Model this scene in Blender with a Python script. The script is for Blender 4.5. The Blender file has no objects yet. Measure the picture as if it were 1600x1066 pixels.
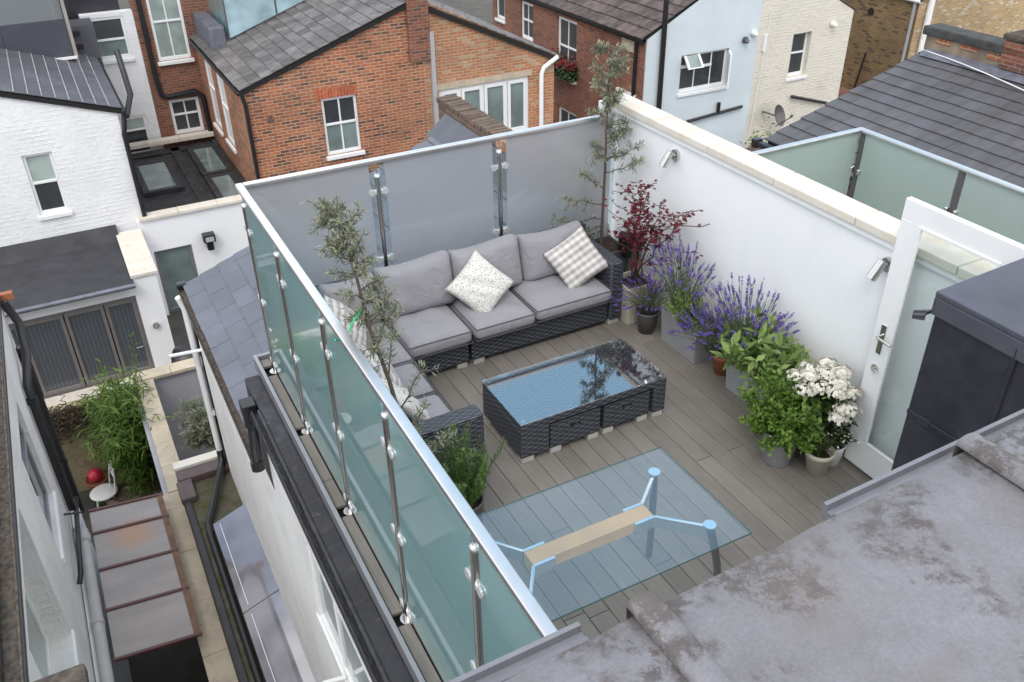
import bpy, bmesh, math, random
from mathutils import Vector, Matrix
random.seed(7)
R = math.radians
S = bpy.context.scene
# ---------------------------------------------------------------- camera
cd = bpy.data.cameras.new('camera'); cam = bpy.data.objects.new('camera', cd); S.collection.objects.link(cam)
cd.sensor_width = 36; cd.lens = 1381.96 / 1600 * 36; cd.clip_start = .05; cd.clip_end = 2000
RX = Vector((0.88477994, -0.46581335, -0.01350447)); RD = Vector((-0.2601018, -0.46958525, -0.84370418)); RF = Vector((0.38666717, 0.75000507, -0.5366385))
cam.matrix_world = Matrix(((RX.x, -RD.x, -RF.x, 0), (RX.y, -RD.y, -RF.y, 0), (RX.z, -RD.z, -RF.z, 4.138), (0, 0, 0, 1)))
S.camera = cam
# ---------------------------------------------------------------- sky, sun, exposure
SUN_EL, SUN_AZ = 50, 215          # azimuth of the sun, clockwise from +y
W = bpy.data.worlds.new('World'); S.world = W; W.use_nodes = True
nt = W.node_tree; N = nt.nodes; L = nt.links
bg = N['Background']; bg.inputs[1].default_value = .15
sky = N.new('ShaderNodeTexSky'); sky.sky_type = 'NISHITA'; sky.sun_disc = False
sky.sun_elevation = R(SUN_EL); sky.sun_rotation = R(SUN_AZ); sky.dust_density = .6; sky.ozone_density = 1.0
tc = N.new('ShaderNodeTexCoord'); nz = N.new('ShaderNodeTexNoise'); nz.inputs['Scale'].default_value = 2.6; nz.inputs['Detail'].default_value = 6
mp = N.new('ShaderNodeMapping'); mp.inputs['Scale'].default_value = (1, 1, 2.2); mp.inputs['Location'].default_value = (.35, .1, .2)
L.new(tc.outputs['Generated'], mp.inputs[0]); L.new(mp.outputs[0], nz.inputs['Vector'])
rp = N.new('ShaderNodeValToRGB'); rp.color_ramp.elements[0].position = .36; rp.color_ramp.elements[1].position = .56
mx = N.new('ShaderNodeMixRGB'); mx.inputs[2].default_value = (11.9, 11.9, 12.1, 1)
dt = N.new('ShaderNodeVectorMath'); dt.operation = 'DOT_PRODUCT'; dt.inputs[1].default_value = (.46, .68, .57); L.new(tc.outputs['Generated'], dt.inputs[0])
gap = N.new('ShaderNodeMapRange'); gap.inputs[1].default_value = .925; gap.inputs[2].default_value = .985; gap.inputs[3].default_value = 0; gap.inputs[4].default_value = -.36; L.new(dt.outputs['Value'], gap.inputs[0])
ad = N.new('ShaderNodeMath'); ad.operation = 'ADD'; L.new(nz.outputs[0], ad.inputs[0]); L.new(gap.outputs[0], ad.inputs[1]); L.new(ad.outputs[0], rp.inputs[0])
L.new(rp.outputs[0], mx.inputs[0]); hz = N.new('ShaderNodeMixRGB'); hm = N.new('ShaderNodeMapRange'); hm.inputs[1].default_value = .88; hm.inputs[2].default_value = .98; hm.inputs[3].default_value = .15; hm.inputs[4].default_value = .9; L.new(dt.outputs['Value'], hm.inputs[0]); L.new(hm.outputs[0], hz.inputs[0]); hz.inputs[2].default_value = (3.7, 6.2, 8.6, 1); L.new(sky.outputs[0], hz.inputs[1]); L.new(hz.outputs[0], mx.inputs[1]); L.new(mx.outputs[0], bg.inputs[0])
sd = bpy.data.lights.new('sun', 'SUN'); sd.energy = 1.1; sd.angle = R(24); sd.color = (1, .97, .92)
so = bpy.data.objects.new('sun', sd); S.collection.objects.link(so)
sdir = Vector((math.sin(R(SUN_AZ)) * math.cos(R(SUN_EL)), math.cos(R(SUN_AZ)) * math.cos(R(SUN_EL)), math.sin(R(SUN_EL))))
so.rotation_euler = sdir.to_track_quat('Z', 'Y').to_euler(); so.location = (0, 0, 30)
S.view_settings.view_transform = 'Standard'; S.view_settings.look = 'None'; S.view_settings.exposure = 0.27; S.view_settings.gamma = 1
S.cycles.max_bounces = 10; S.cycles.transparent_max_bounces = 16; S.cycles.transmission_bounces = 10
S.cycles.use_denoising = True

# ---------------------------------------------------------------- helpers
def link(o): S.collection.objects.link(o)
ORG = {}
def org(o):
    while o is not None:
        if o.name in ORG: return ORG[o.name]
        o = o.parent
    return Vector((0, 0, 0))
class MB:
    """collects faces for one mesh"""
    def __init__(s): s.v = []; s.f = []; s.sm = []
    def add(s, vs, fs, smooth=False):
        b = len(s.v); s.v += [tuple(v) for v in vs]
        for f in fs: s.f.append(tuple(i + b for i in f)); s.sm.append(smooth)
        return s
    def box(s, x0, x1, y0, y1, z0, z1):
        return s.add([(x0, y0, z0), (x1, y0, z0), (x1, y1, z0), (x0, y1, z0), (x0, y0, z1), (x1, y0, z1), (x1, y1, z1), (x0, y1, z1)],
                     [(0, 3, 2, 1), (4, 5, 6, 7), (0, 1, 5, 4), (1, 2, 6, 5), (2, 3, 7, 6), (3, 0, 4, 7)])
    def hexa(s, v):
        return s.add(v, [(0, 3, 2, 1), (4, 5, 6, 7), (0, 1, 5, 4), (1, 2, 6, 5), (2, 3, 7, 6), (3, 0, 4, 7)])
    def obox(s, c, ux, uy, uz):
        c, ux, uy, uz = map(Vector, (c, ux, uy, uz))
        return s.hexa([c - ux - uy - uz, c + ux - uy - uz, c + ux + uy - uz, c - ux + uy - uz, c - ux - uy + uz, c + ux - uy + uz, c + ux + uy + uz, c - ux + uy + uz])
    def prism(s, poly, d):
        d = Vector(d); n = len(poly); p = [Vector(q) for q in poly]
        return s.add(p + [q + d for q in p], [tuple(range(n))[::-1], tuple(range(n, 2 * n))] + [(i, (i + 1) % n, n + (i + 1) % n, n + i) for i in range(n)])
    def tube(s, pts, r, n=8, cap=True):
        pts = [Vector(p) for p in pts]; m = len(pts)
        rs = r if isinstance(r, (list, tuple)) else [r] * m
        vs = []; up = None
        for i, p in enumerate(pts):
            t = (pts[min(i + 1, m - 1)] - pts[max(i - 1, 0)]).normalized()
            if up is None: up = Vector((0, 0, 1)) if abs(t.z) < .9 else Vector((1, 0, 0))
            a = t.cross(up)
            a = a.normalized() if a.length > 1e-6 else t.orthogonal().normalized()
            b = a.cross(t).normalized(); up = b
            for k in range(n):
                an = 2 * math.pi * k / n
                vs.append(p + (a * math.cos(an) + b * math.sin(an)) * rs[i])
        fs = [(i * n + k, i * n + (k + 1) % n, (i + 1) * n + (k + 1) % n, (i + 1) * n + k) for i in range(m - 1) for k in range(n)]
        s.add(vs, fs, True)
        if cap and n > 2:
            s.add(vs[:n], [tuple(range(n))[::-1]]); s.add(vs[-n:], [tuple(range(n))])
        return s
    def lathe(s, prof, c=(0, 0, 0), n=20, smooth=True):
        c = Vector(c); vs = []
        for r, z in prof:
            for k in range(n):
                a = 2 * math.pi * k / n; vs.append((c.x + r * math.cos(a), c.y + r * math.sin(a), c.z + z))
        m = len(prof)
        s.add(vs, [(i * n + k, i * n + (k + 1) % n, (i + 1) * n + (k + 1) % n, (i + 1) * n + k) for i in range(m - 1) for k in range(n)], smooth)
        return s
    def disc(s, c, nrm, r, n=16, th=.01):
        nrm = Vector(nrm).normalized(); c = Vector(c)
        return s.tube([c - nrm * th / 2, c + nrm * th / 2], r, n)
    def leaf(s, p, d, nrm, ln, w, fold=.25):
        d = d.normalized(); a = d.cross(nrm)
        a = a.normalized() if a.length > 1e-5 else d.orthogonal().normalized()
        n2 = a.cross(d)
        m = p + d * ln * .5 - n2 * (fold * w * .5); t = p + d * ln - n2 * (ln * .12)
        e = n2 * (fold * w * .5)
        return s.add([p, m + a * w * .5 + e, t, m - a * w * .5 + e, m], [(0, 4, 2, 1), (0, 3, 2, 4)], True)
    def build(s, name, mat, parent=None, bevel=0, seg=2, smooth=False, sub=0, o_loc=None):
        me = bpy.data.meshes.new(name)
        og = org(parent) if parent is not None else (Vector(o_loc) if o_loc is not None else Vector((0, 0, 0)))
        me.from_pydata([(v[0] - og.x, v[1] - og.y, v[2] - og.z) for v in s.v], [], s.f)
        me.polygons.foreach_set('use_smooth', [bool(x) or smooth for x in s.sm])
        me.update()
        if bevel:
            bm = bmesh.new(); bm.from_mesh(me)
            es = [e for e in bm.edges if len(e.link_faces) == 2 and e.calc_face_angle(0) > .6]
            bmesh.ops.bevel(bm, geom=es, offset=bevel, segments=seg, affect='EDGES', profile=.6, clamp_overlap=True)
            bm.to_mesh(me); bm.free()
            if seg > 2:
                me.polygons.foreach_set('use_smooth', [True] * len(me.polygons)); me.set_sharp_from_angle(angle=R(28))
        o = bpy.data.objects.new(name, me); link(o)
        if mat: me.materials.append(mat)
        if parent is not None: o.parent = parent
        elif o_loc is not None: o.location = o_loc; ORG[o.name] = og
        return o
def box(x0, x1, y0, y1, z0, z1): return MB().box(x0, x1, y0, y1, z0, z1)
def tag(o, label, cat, group=None, kind=None):
    if label: o['label'] = label
    if cat: o['category'] = cat
    if group: o['group'] = group
    if kind: o['kind'] = kind
    return o
def thing(name, loc, label, cat, group=None):
    o = bpy.data.objects.new(name, None); o.empty_display_size = .2; link(o); o.location = loc; ORG[o.name] = Vector(loc)
    return tag(o, label, cat, group)
def copy_tree(o, loc=None, parent=None):
    c = o.copy(); link(c)
    if parent is not None: c.parent = parent
    for ch in list(o.children): copy_tree(ch, None, c)
    if loc is not None: c.location = loc; ORG[c.name] = Vector(loc)
    return c

# ---------------------------------------------------------------- materials
class NT:
    def __init__(s, name):
        s.m = bpy.data.materials.new(name); s.m.use_nodes = True; s.t = s.m.node_tree; s.b = s.t.nodes['Principled BSDF']
        s.out = s.t.nodes['Material Output']
    def n(s, ty, **kw):
        x = s.t.nodes.new('ShaderNode' + ty)
        for k, v in kw.items(): setattr(x, k, v)
        return x
    def l(s, a, b): s.t.links.new(a, b)
    def pos(s): return s.n('NewGeometry').outputs['Position']
    def obj(s): return s.n('TexCoord').outputs['Object']
    def noise(s, vec, scale, detail=4, rough=.55, dist=0):
        x = s.n('TexNoise'); x.inputs['Scale'].default_value = scale; x.inputs['Detail'].default_value = detail; x.inputs['Roughness'].default_value = rough; x.inputs['Distortion'].default_value = dist
        s.l(vec, x.inputs['Vector']); return x.outputs[0]
    def ramp(s, v, *st):
        x = s.n('ValToRGB'); e = x.color_ramp.elements
        while len(e) < len(st): e.new(.5)
        for i, (p, c) in enumerate(st):
            e[i].position = p; e[i].color = (c, c, c, 1) if isinstance(c, (int, float)) else (*c, 1)
        s.l(v, x.inputs[0]); return x.outputs[0]
    def mix(s, f, a, b, mode='MIX'):
        x = s.n('MixRGB', blend_type=mode)
        for i, q in enumerate((f, a, b)):
            if isinstance(q, (int, float)): x.inputs[i].default_value = q if i == 0 else (q, q, q, 1)
            elif isinstance(q, tuple): x.inputs[i].default_value = (*q, 1)
            else: s.l(q, x.inputs[i])
        return x.outputs[0]
    def math(s, op, a, b=0.):
        x = s.n('Math', operation=op)
        for i, q in enumerate((a, b)):
            if isinstance(q, (int, float)): x.inputs[i].default_value = q
            else: s.l(q, x.inputs[i])
        return x.outputs[0]
    def bump(s, h, strength=.3, dist=.01, prev=None):
        x = s.n('Bump'); x.inputs['Strength'].default_value = strength; x.inputs['Distance'].default_value = dist
        s.l(h, x.inputs['Height'])
        if prev is not None: s.l(prev, x.inputs['Normal'])
        s.l(x.outputs[0], s.b.inputs['Normal']); return x.outputs[0]
    def set(s, **kw):
        for k, v in kw.items():
            i = s.b.inputs[k.replace('_', ' ')]
            if isinstance(v, tuple): i.default_value = (*v, 1)
            elif isinstance(v, (int, float)): i.default_value = v
            else: s.l(v, i)
        return s
    def boxuv(s, vec):
        """u,v on axis-aligned faces: (x+y, z) on walls, (x, y) on tops"""
        sp = s.n('SeparateXYZ'); s.l(vec, sp.inputs[0])
        g = s.n('NewGeometry'); sn = s.n('SeparateXYZ'); s.l(g.outputs['True Normal'], sn.inputs[0])
        top = s.math('GREATER_THAN', s.math('ABSOLUTE', sn.outputs[2]), .6)
        u = s.math('ADD', sp.outputs[0], sp.outputs[1])
        a = s.n('CombineXYZ'); s.l(u, a.inputs[0]); s.l(sp.outputs[2], a.inputs[1])
        b = s.n('CombineXYZ'); s.l(sp.outputs[0], b.inputs[0]); s.l(sp.outputs[1], b.inputs[1])
        return s.mix(top, a.outputs[0], b.outputs[0])
    def island(s): return s.n('NewGeometry').outputs['Random Per Island']
def mul(c, k): return tuple(min(1, x * k) for x in c)
def plain(name, col, rough=.6, var=.12, scale=6, metal=0., bump=0., bscale=60, island=0., spec=.5, coat=0.):
    t = NT(name); p = t.obj()
    c = t.mix(t.ramp(t.noise(p, scale), (.3, 0.), (.7, 1.)), mul(col, 1 - var), mul(col, 1 + var))
    if island: c = t.mix(1., c, t.mix(t.island(), 1 - island, 1 + island), 'MULTIPLY')
    t.set(Base_Color=c, Roughness=rough, Metallic=metal, Specular_IOR_Level=spec, Coat_Weight=coat)
    if bump: t.bump(t.noise(p, bscale), bump, .005)
    return t.m
def leafmat(name, col, col2, rough=.55, trans=.25):
    t = NT(name)
    c = t.mix(t.island(), col, col2)
    t.set(Base_Color=c, Roughness=rough, Specular_IOR_Level=.35)
    tr = t.n('BsdfTranslucent'); t.l(c, tr.inputs[0])
    m = t.n('MixShader'); m.inputs[0].default_value = trans
    t.l(t.b.outputs[0], m.inputs[1]); t.l(tr.outputs[0], m.inputs[2]); t.l(m.outputs[0], t.out.inputs[0])
    return t.m
def brick(name, c1, c2, mortar, dark=(.12, .05, .04), bw=.215, rh=.070, ms=.010, stain=.35, bump=.6):
    t = NT(name); p = t.pos(); uv = t.boxuv(p)
    b = t.n('TexBrick'); b.inputs['Scale'].default_value = 1; b.inputs['Brick Width'].default_value = bw; b.inputs['Row Height'].default_value = rh
    b.inputs['Mortar Size'].default_value = ms; b.inputs['Mortar Smooth'].default_value = .3; b.inputs['Bias'].default_value = 0
    b.inputs['Color1'].default_value = (*c1, 1); b.inputs['Color2'].default_value = (*c2, 1); b.inputs['Mortar'].default_value = (*mortar, 1)
    wob = t.mix(.012, uv, t.n('TexNoise').outputs[1], 'ADD'); t.l(uv, b.inputs['Vector'])
    # single burnt bricks: a second brick pattern with the same grid, thresholded
    b2 = t.n('TexBrick'); t.l(uv, b2.inputs['Vector'])
    for k, v in (('Scale', 1), ('Brick Width', bw), ('Row Height', rh), ('Mortar Size', ms)): b2.inputs[k].default_value = v
    b2.inputs['Color1'].default_value = (0, 0, 0, 1); b2.inputs['Color2'].default_value = (1, 1, 1, 1); b2.inputs['Mortar'].default_value = (.5, .5, .5, 1); b2.inputs['Bias'].default_value = 0
    burnt = t.ramp(b2.outputs[0], (.80, 0.), (.86, .8))
    nb = t.math('SUBTRACT', 1., b.outputs['Fac'])
    c = t.mix(t.math('MULTIPLY', burnt, nb), b.outputs[0], dark)
    c = t.mix(t.ramp(t.noise(p, .9, 5), (.35, 0.), (.7, stain)), c, t.mix(.5, c, mortar))
    c = t.mix(.35, c, t.ramp(t.noise(p, 14, 3), (.3, .55), (.7, 1.25)), 'MULTIPLY')
    c = t.mix(.8, c, t.ramp(t.noise(p, .8, 6, .65), (.32, .62), (.66, 1.12)), 'MULTIPLY')
    t.set(Base_Color=c, Roughness=.85)
    t.bump(t.math('ADD', t.math('MULTIPLY', b.outputs['Fac'], -1.), t.math('MULTIPLY', t.noise(p, 40), .5)), bump, .02)
    return t.m
def paintbrick(name, col, rh=.088, bw=.26, strength=.5, dirt=.12):
    t = NT(name); p = t.pos(); uv = t.boxuv(p)
    b = t.n('TexBrick'); t.l(uv, b.inputs['Vector'])
    for k, v in (('Scale', 1), ('Brick Width', bw), ('Row Height', rh), ('Mortar Size', .014), ('Mortar Smooth', .9)): b.inputs[k].default_value = v
    c = t.mix(t.ramp(t.noise(p, 1.3, 6, .65), (.45, 0.), (.8, 1.)), col, mul(col, 1 - dirt))
    t.set(Base_Color=c, Roughness=.6)
    t.bump(t.math('ADD', t.math('MULTIPLY', b.outputs['Fac'], t.ramp(t.noise(p, 2.2, 3), (.4, 0.), (.7, 1.))), t.math('MULTIPLY', t.noise(p, 8, 5, .6), -2.2)), strength, .016)
    return t.m
def weave(name, col, light, pw=.088, ph=.0205):
    t = NT(name); p = t.obj(); uv = t.boxuv(p); sp = t.n('SeparateXYZ'); t.l(uv, sp.inputs[0])
    v = t.math('DIVIDE', sp.outputs[1], ph); row = t.math('FLOOR', v); fr = t.math('FRACT', v)
    a = t.math('SINE', t.math('ADD', t.math('MULTIPLY', sp.outputs[0], 6.2832 / pw), t.math('MULTIPLY', row, 3.14159)))
    prof = t.math('SINE', t.math('MULTIPLY', fr, 3.14159))
    h = t.math('MULTIPLY', prof, t.math('ADD', t.math('MULTIPLY', a, .36), .64))
    c = t.mix(t.ramp(h, (.15, 0.), (.95, 1.)), mul(col, .6), light)  # highlight painted on the strand crowns, shade painted into the gaps
    c = t.mix(.5, c, t.ramp(t.noise(p, 26, 3), (.3, .7), (.7, 1.2)), 'MULTIPLY')
    t.set(Base_Color=c, Roughness=.40, Specular_IOR_Level=.5); t.bump(h, .9, .008)
    return t.m
def fabric(name, col, var=.05):
    t = NT(name); p = t.obj()
    c = t.mix(t.ramp(t.noise(p, 5), (.3, 0.), (.7, 1.)), mul(col, 1 - var), mul(col, 1 + var))
    c = t.mix(.25, c, t.ramp(t.noise(p, 350, 1), (.3, .7), (.7, 1.2)), 'MULTIPLY')
    t.set(Base_Color=c, Roughness=.9, Sheen_Weight=.15, Specular_IOR_Level=.2)
    t.bump(t.math('ADD', t.math('MULTIPLY', t.noise(p, 7, 4, .55, 1.6), 1.3), t.math('MULTIPLY', t.noise(p, 300, 1), .06)), .5, .025)
    return t.m
def clearglass(name, tint=(.86, .94, .94), rough=0., f0=.06):
    t = NT(name)
    tr = t.n('BsdfTransparent'); tr.inputs[0].default_value = (*tint, 1)
    g = t.n('BsdfGlossy'); g.inputs['Roughness'].default_value = rough
    lw = t.n('LayerWeight'); lw.inputs[0].default_value = .5
    f = t.math('ADD', t.math('MULTIPLY', t.math('POWER', lw.outputs['Facing'], 4.2), 1 - f0), f0)
    m = t.n('MixShader'); t.l(f, m.inputs[0]); t.l(tr.outputs[0], m.inputs[1]); t.l(g.outputs[0], m.inputs[2]); t.l(m.outputs[0], t.out.inputs[0])
    return t.m
def frosted(name, col=(.62, .74, .72), trans=.8, rough=.42, coat=1.):
    t = NT(name)
    t.set(Base_Color=col, Roughness=rough, Transmission_Weight=trans, IOR=1.25, Coat_Weight=coat, Coat_Roughness=.015, Coat_IOR=1.85, Specular_IOR_Level=.5)
    return t.m
def pane(name, col, rough=.04, ior=1.5):
    t = NT(name); p = t.pos()
    c = t.mix(t.ramp(t.noise(p, 1.7, 2), (.35, 0.), (.65, 1.)), mul(col, .75), mul(col, 1.25))
    t.set(Base_Color=c, Roughness=.5, Coat_Weight=1., Coat_Roughness=rough, Coat_IOR=ior); return t.m

M = {}
M['white_paint'] = plain('white_paint', (.80, .80, .80), .5, .03, 3, bump=.08, bscale=40)
def render_mat():
    t = NT('white_render'); p = t.pos()
    c = t.mix(t.ramp(t.noise(p, 1.1, 5, .6), (.4, 0.), (.75, 1.)), (.84, .84, .845), (.79, .79, .80))
    st = t.n('Mapping'); st.inputs['Scale'].default_value = (9, 9, .5); t.l(p, st.inputs[0])
    c = t.mix(t.ramp(t.noise(st.outputs[0], 1.6, 5, .65), (.58, 0.), (.82, .2)), c, (.64, .63, .60))
    t.set(Base_Color=c, Roughness=.75)
    t.bump(t.math('ADD', t.noise(p, 70, 2), t.math('MULTIPLY', t.noise(p, 3, 3), 2.)), .12, .006); return t.m
M['white_render'] = render_mat()
M['upvc'] = plain('white_upvc', (.78, .78, .77), .35, .03, 5)
M['white_brick'] = paintbrick('white_painted_brick', (.78, .78, .78))
M['own_brick'] = paintbrick('weathered_white_brick', (.74, .73, .71), strength=.4, dirt=.22)
M['cream_brick'] = paintbrick('cream_painted_brick', (.66, .62, .53), strength=.7)
M['blue_render'] = plain('pale_blue_render', (.56, .62, .65), .7, .06, 1.2, bump=.15, bscale=30)
M['grey_render'] = plain('grey_render', (.36, .36, .38), .8, .08, 1.5, bump=.1)
M['red_brick'] = brick('red_brick', (.50, .15, .064), (.24, .07, .040), (.48, .36, .24), ms=.0105, stain=.32)
M['orange_brick'] = brick('orange_brick', (.54, .20, .075), (.36, .14, .065), (.45, .35, .25), ms=.012, dark=(.5, .36, .22), stain=.3)
M['dull_brick'] = brick('dull_red_brick', (.30, .095, .05), (.20, .07, .045), (.26, .19, .14), stain=.25)
M['brown_brick'] = brick('brown_stock_brick', (.21, .135, .06), (.30, .19, .085), (.15, .11, .07), dark=(.05, .035, .025), stain=.3)
M['yellow_brick'] = brick('yellow_stock_brick', (.47, .31, .13), (.38, .22, .10), (.50, .42, .30), dark=(.6, .52, .40), stain=.4)
M['garden_brick'] = brick('pale_garden_brick', (.40, .33, .19), (.34, .27, .15), (.30, .25, .16), dark=(.28, .22, .13), stain=.3, bump=.3)
M['old_brick'] = brick('sooty_old_brick', (.20, .13, .09), (.13, .09, .07), (.12, .10, .08), stain=.3)
M['cap_brick'] = brick('new_orange_brick', (.58, .22, .10), (.50, .17, .08), (.5, .4, .3), stain=.1)
M['slate_new'] = plain('smooth_slate', (.118, .125, .152), .55, .12, 3, island=.07, bump=.1, bscale=50)
def slate_old():
    t = NT('weathered_slate'); p = t.pos(); m = t.n('Mapping'); m.inputs['Scale'].default_value = (.6, 3.2, .6); t.l(p, m.inputs[0])
    c = t.mix(t.ramp(t.noise(m.outputs[0], 1.5, 6, .65), (.42, 0.), (.66, 1.)), (.094, .092, .100), (.070, .064, .064))
    c = t.mix(1., c, t.mix(t.island(), .88, 1.12), 'MULTIPLY'); t.set(Base_Color=c, Roughness=.62); t.bump(t.noise(p, 30, 3), .2, .01); return t.m
M['slate_old'] = slate_old()
M['slate_brown'] = plain('brown_grey_slate', (.125, .115, .112), .7, .30, 5, island=.3, bump=.3, bscale=25)
M['slate_w'] = plain('blue_black_slate', (.10, .10, .115), .5, .12, 2, island=.12, bump=.15, bscale=40)
M['clay_tile'] = plain('weathered_clay_tile', (.085, .062, .056), .8, .45, 5, island=.35, bump=.4, bscale=30)
def lead_mat():
    t = NT('weathered_lead'); p = t.pos()
    n1 = t.noise(p, 5, 10, .70, .1); n2 = t.noise(p, 34, 9, .80, .1); n3 = t.noise(p, 3.4, 8, .66, .1)
    c = t.mix(t.ramp(n1, (.38, 0.), (.64, 1.)), (.178, .168, .172), (.232, .226, .242))
    c = t.mix(t.ramp(t.math('MULTIPLY', t.ramp(n2, (.44, 0.), (.54, 1.)), t.ramp(n3, (.475, 0.), (.57, 1.))), (.1, 0.), (.75, .9)), c, (.095, .078, .072))
    c = t.mix(t.ramp(t.noise(p, 60, 6, .75), (.58, 0.), (.74, .18)), c, (.30, .30, .32)); c = t.mix(.45, c, t.ramp(t.noise(p, 170, 4, .7), (.3, .7), (.7, 1.25)), 'MULTIPLY'); c = t.mix(t.ramp(t.noise(p, 2.1, 5, .6), (.52, 0.), (.7, .45)), c, (.20, .165, .14))
    t.set(Base_Color=c, Roughness=t.ramp(n2, (.3, .42), (.7, .68)), Metallic=.25)
    t.bump(t.math('ADD', n3, t.math('MULTIPLY', n2, .25)), .35, .02); return t.m
M['lead'] = lead_mat()
def lead_dark():
    t = NT('dark_lead_cladding'); p = t.pos(); m = t.n('Mapping'); m.inputs['Scale'].default_value = (4, 4, .8); t.l(p, m.inputs[0])
    c = t.mix(t.ramp(t.noise(p, 2.6, 6, .65), (.35, 0.), (.7, 1.)), (.018, .018, .024), (.036, .036, .046)); c = t.mix(t.ramp(t.noise(m.outputs[0], 3.5, 7, .7), (.60, 0.), (.76, .5)), c, (.085, .085, .095))
    t.set(Base_Color=c, Roughness=t.ramp(t.noise(p, 9, 5), (.3, .36), (.7, .6)), Metallic=.1); t.bump(t.noise(p, 6, 4), .3, .02); return t.m
M['lead_dark'] = lead_dark()
M['lead_top'] = plain('dull_lead_sheet', (.085, .085, .105), .45, .2, 3, bump=.15, bscale=10, metal=.3)
M['lead_flash'] = plain('lead_flashing', (.16, .165, .20), .5, .3, 5, bump=.3, bscale=12, metal=.3)
M['felt'] = plain('black_roofing_felt', (.035, .035, .040), .7, .3, 3, bump=.3, bscale=60)
def bitumen():
    t = NT('dirty_black_gutter'); p = t.pos(); n = t.noise(p, 9, 7, .75, .4)
    c = t.mix(t.ramp(n, (.52, 0.), (.66, 1.)), (.018, .018, .021), (.075, .062, .052)); c = t.mix(t.ramp(t.noise(p, 2.5, 4), (.45, 0.), (.7, .6)), c, (.045, .046, .055))
    t.set(Base_Color=c, Roughness=t.ramp(n, (.4, .3), (.6, .8))); t.bump(n, .5, .01); return t.m
M['bitumen'] = bitumen()
M['black_plastic'] = plain('black_plastic', (.014, .014, .016), .35, .2, 8)
M['mossy'] = plain('mossy_gutter', (.075, .060, .048), .9, .6, 22, bump=.8, bscale=70)
M['steel'] = plain('brushed_steel', (.62, .60, .58), .22, .05, 12, metal=1.)
M['rail_steel'] = plain('polished_rail_steel', (.66, .65, .645), .36, .04, 9, metal=1.)
M['clamp'] = plain('pale_clamp_metal', (.60, .60, .60), .28, .04, 9, metal=.35)
M['alu'] = plain('grey_aluminium', (.30, .30, .32), .4, .06, 8, metal=.6)
M['alu_brown'] = plain('taupe_aluminium', (.17, .155, .15), .45, .06, 8)
M['tray'] = plain('grey_drip_tray', (.19, .19, .21), .5, .12, 20)
M['grey_post'] = plain('dark_grey_post', (.11, .105, .105), .4, .08, 8, metal=.3)
M['leg_steel'] = plain('deck_reflecting_leg_steel', (.30, .31, .33), .2, .03, 9, metal=.9)  # leg colour darkened to paint in the reflection of the deck
M['chrome'] = plain('blue_white_steel', (.72, .76, .80), .18, .03, 9, metal=.85)
def deck_mat():
    t = NT('composite_deck_board'); p = t.pos()
    mp = t.n('Mapping'); mp.inputs['Scale'].default_value = (60, 2.2, 1); t.l(p, mp.inputs[0])
    g = t.noise(mp.outputs[0], 1., 5, .6)
    c = t.mix(t.ramp(g, (.3, 0.), (.7, 1.)), (.165, .148, .128), (.212, .190, .166))
    c = t.mix(1., c, t.mix(t.island(), .86, 1.12), 'MULTIPLY')
    c = t.mix(.6, c, t.ramp(t.noise(p, 1.6, 6, .65), (.34, .74), (.64, 1.1)), 'MULTIPLY')
    c = t.mix(t.ramp(t.noise(p, 2.3, 5, .6), (.5, 0.), (.8, .35)), c, (.215, .195, .18))
    t.set(Base_Color=c, Roughness=.62); t.bump(g, .18, .004); return t.m
M['deck'] = deck_mat()
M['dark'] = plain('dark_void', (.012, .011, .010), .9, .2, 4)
def coping_mat(name, col, col2):
    t = NT(name); p = t.pos()
    c = t.mix(t.ramp(t.noise(p, 4.5, 6, .65, .7), (.40, 0.), (.66, 1.)), col, col2)
    c = t.mix(1., c, t.mix(t.island(), .93, 1.06), 'MULTIPLY')
    t.set(Base_Color=c, Roughness=.8); t.bump(t.noise(p, 60, 3), .12, .004); return t.m
M['coping'] = coping_mat('pale_sandstone', (.66, .625, .56), (.62, .54, .43))
M['coping_old'] = coping_mat('buff_sandstone', (.52, .44, .33), (.40, .34, .25))
M['weave'] = weave('charcoal_rattan', (.036, .040, .050), (.105, .115, .140))
M['cushion'] = fabric('grey_cushion_fabric', (.27, .262, .28))
M['piping'] = plain('dark_piping', (.09, .088, .10), .9, .05, 8)
M['foot'] = plain('pale_metal_foot', (.42, .40, .37), .5, .08, 8)
M['glass'] = clearglass('clear_table_glass', (.95, .975, .98), 0., .085); M['glass_top'] = clearglass('reflective_table_glass', (.93, .96, .98), 0., .21)
M['glass_clear'] = clearglass('clear_screen_glass', (.90, .96, .96))
M['frost'] = frosted('frosted_screen_glass', (.50, .77, .77), .74, .34)
M['frost_back'] = frosted('smoky_frosted_glass', (.60, .63, .66), .72, .5, .6)
M['frost_nbr'] = frosted('green_frosted_glass', (.52, .62, .57), .55, .5, .5)
M['frost_door'] = clearglass('tinted_door_glass', (.955, .98, .975), 0., .07)
M['pane_dark'] = pane('dark_window_glass', (.030, .036, .040))
M['pane_green'] = pane('curtained_window_glass', (.16, .21, .20))
M['pane_pale'] = pane('pale_blind_glass', (.30, .36, .33))
M['pane_white'] = pane('net_curtain_glass', (.40, .45, .42))
M['sky_glass'] = pane('skylight_glass', (.20, .21, .20))
M['soil'] = plain('dark_soil', (.035, .022, .015), .95, .4, 30, bump=.8, bscale=80)
M['bark'] = plain('grey_brown_bark', (.10, .075, .055), .9, .25, 30, bump=.5, bscale=60)
M['terracotta'] = plain('terracotta', (.33, .12, .06), .8, .12, 9)
M['zinc'] = plain('grey_planter', (.30, .30, .31), .5, .08, 5)
M['galv'] = plain('galvanised_bucket', (.34, .34, .36), .4, .12, 9, metal=.5)
M['cream_pot'] = plain('cream_glazed_pot', (.52, .48, .38), .4, .06, 6)
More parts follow.
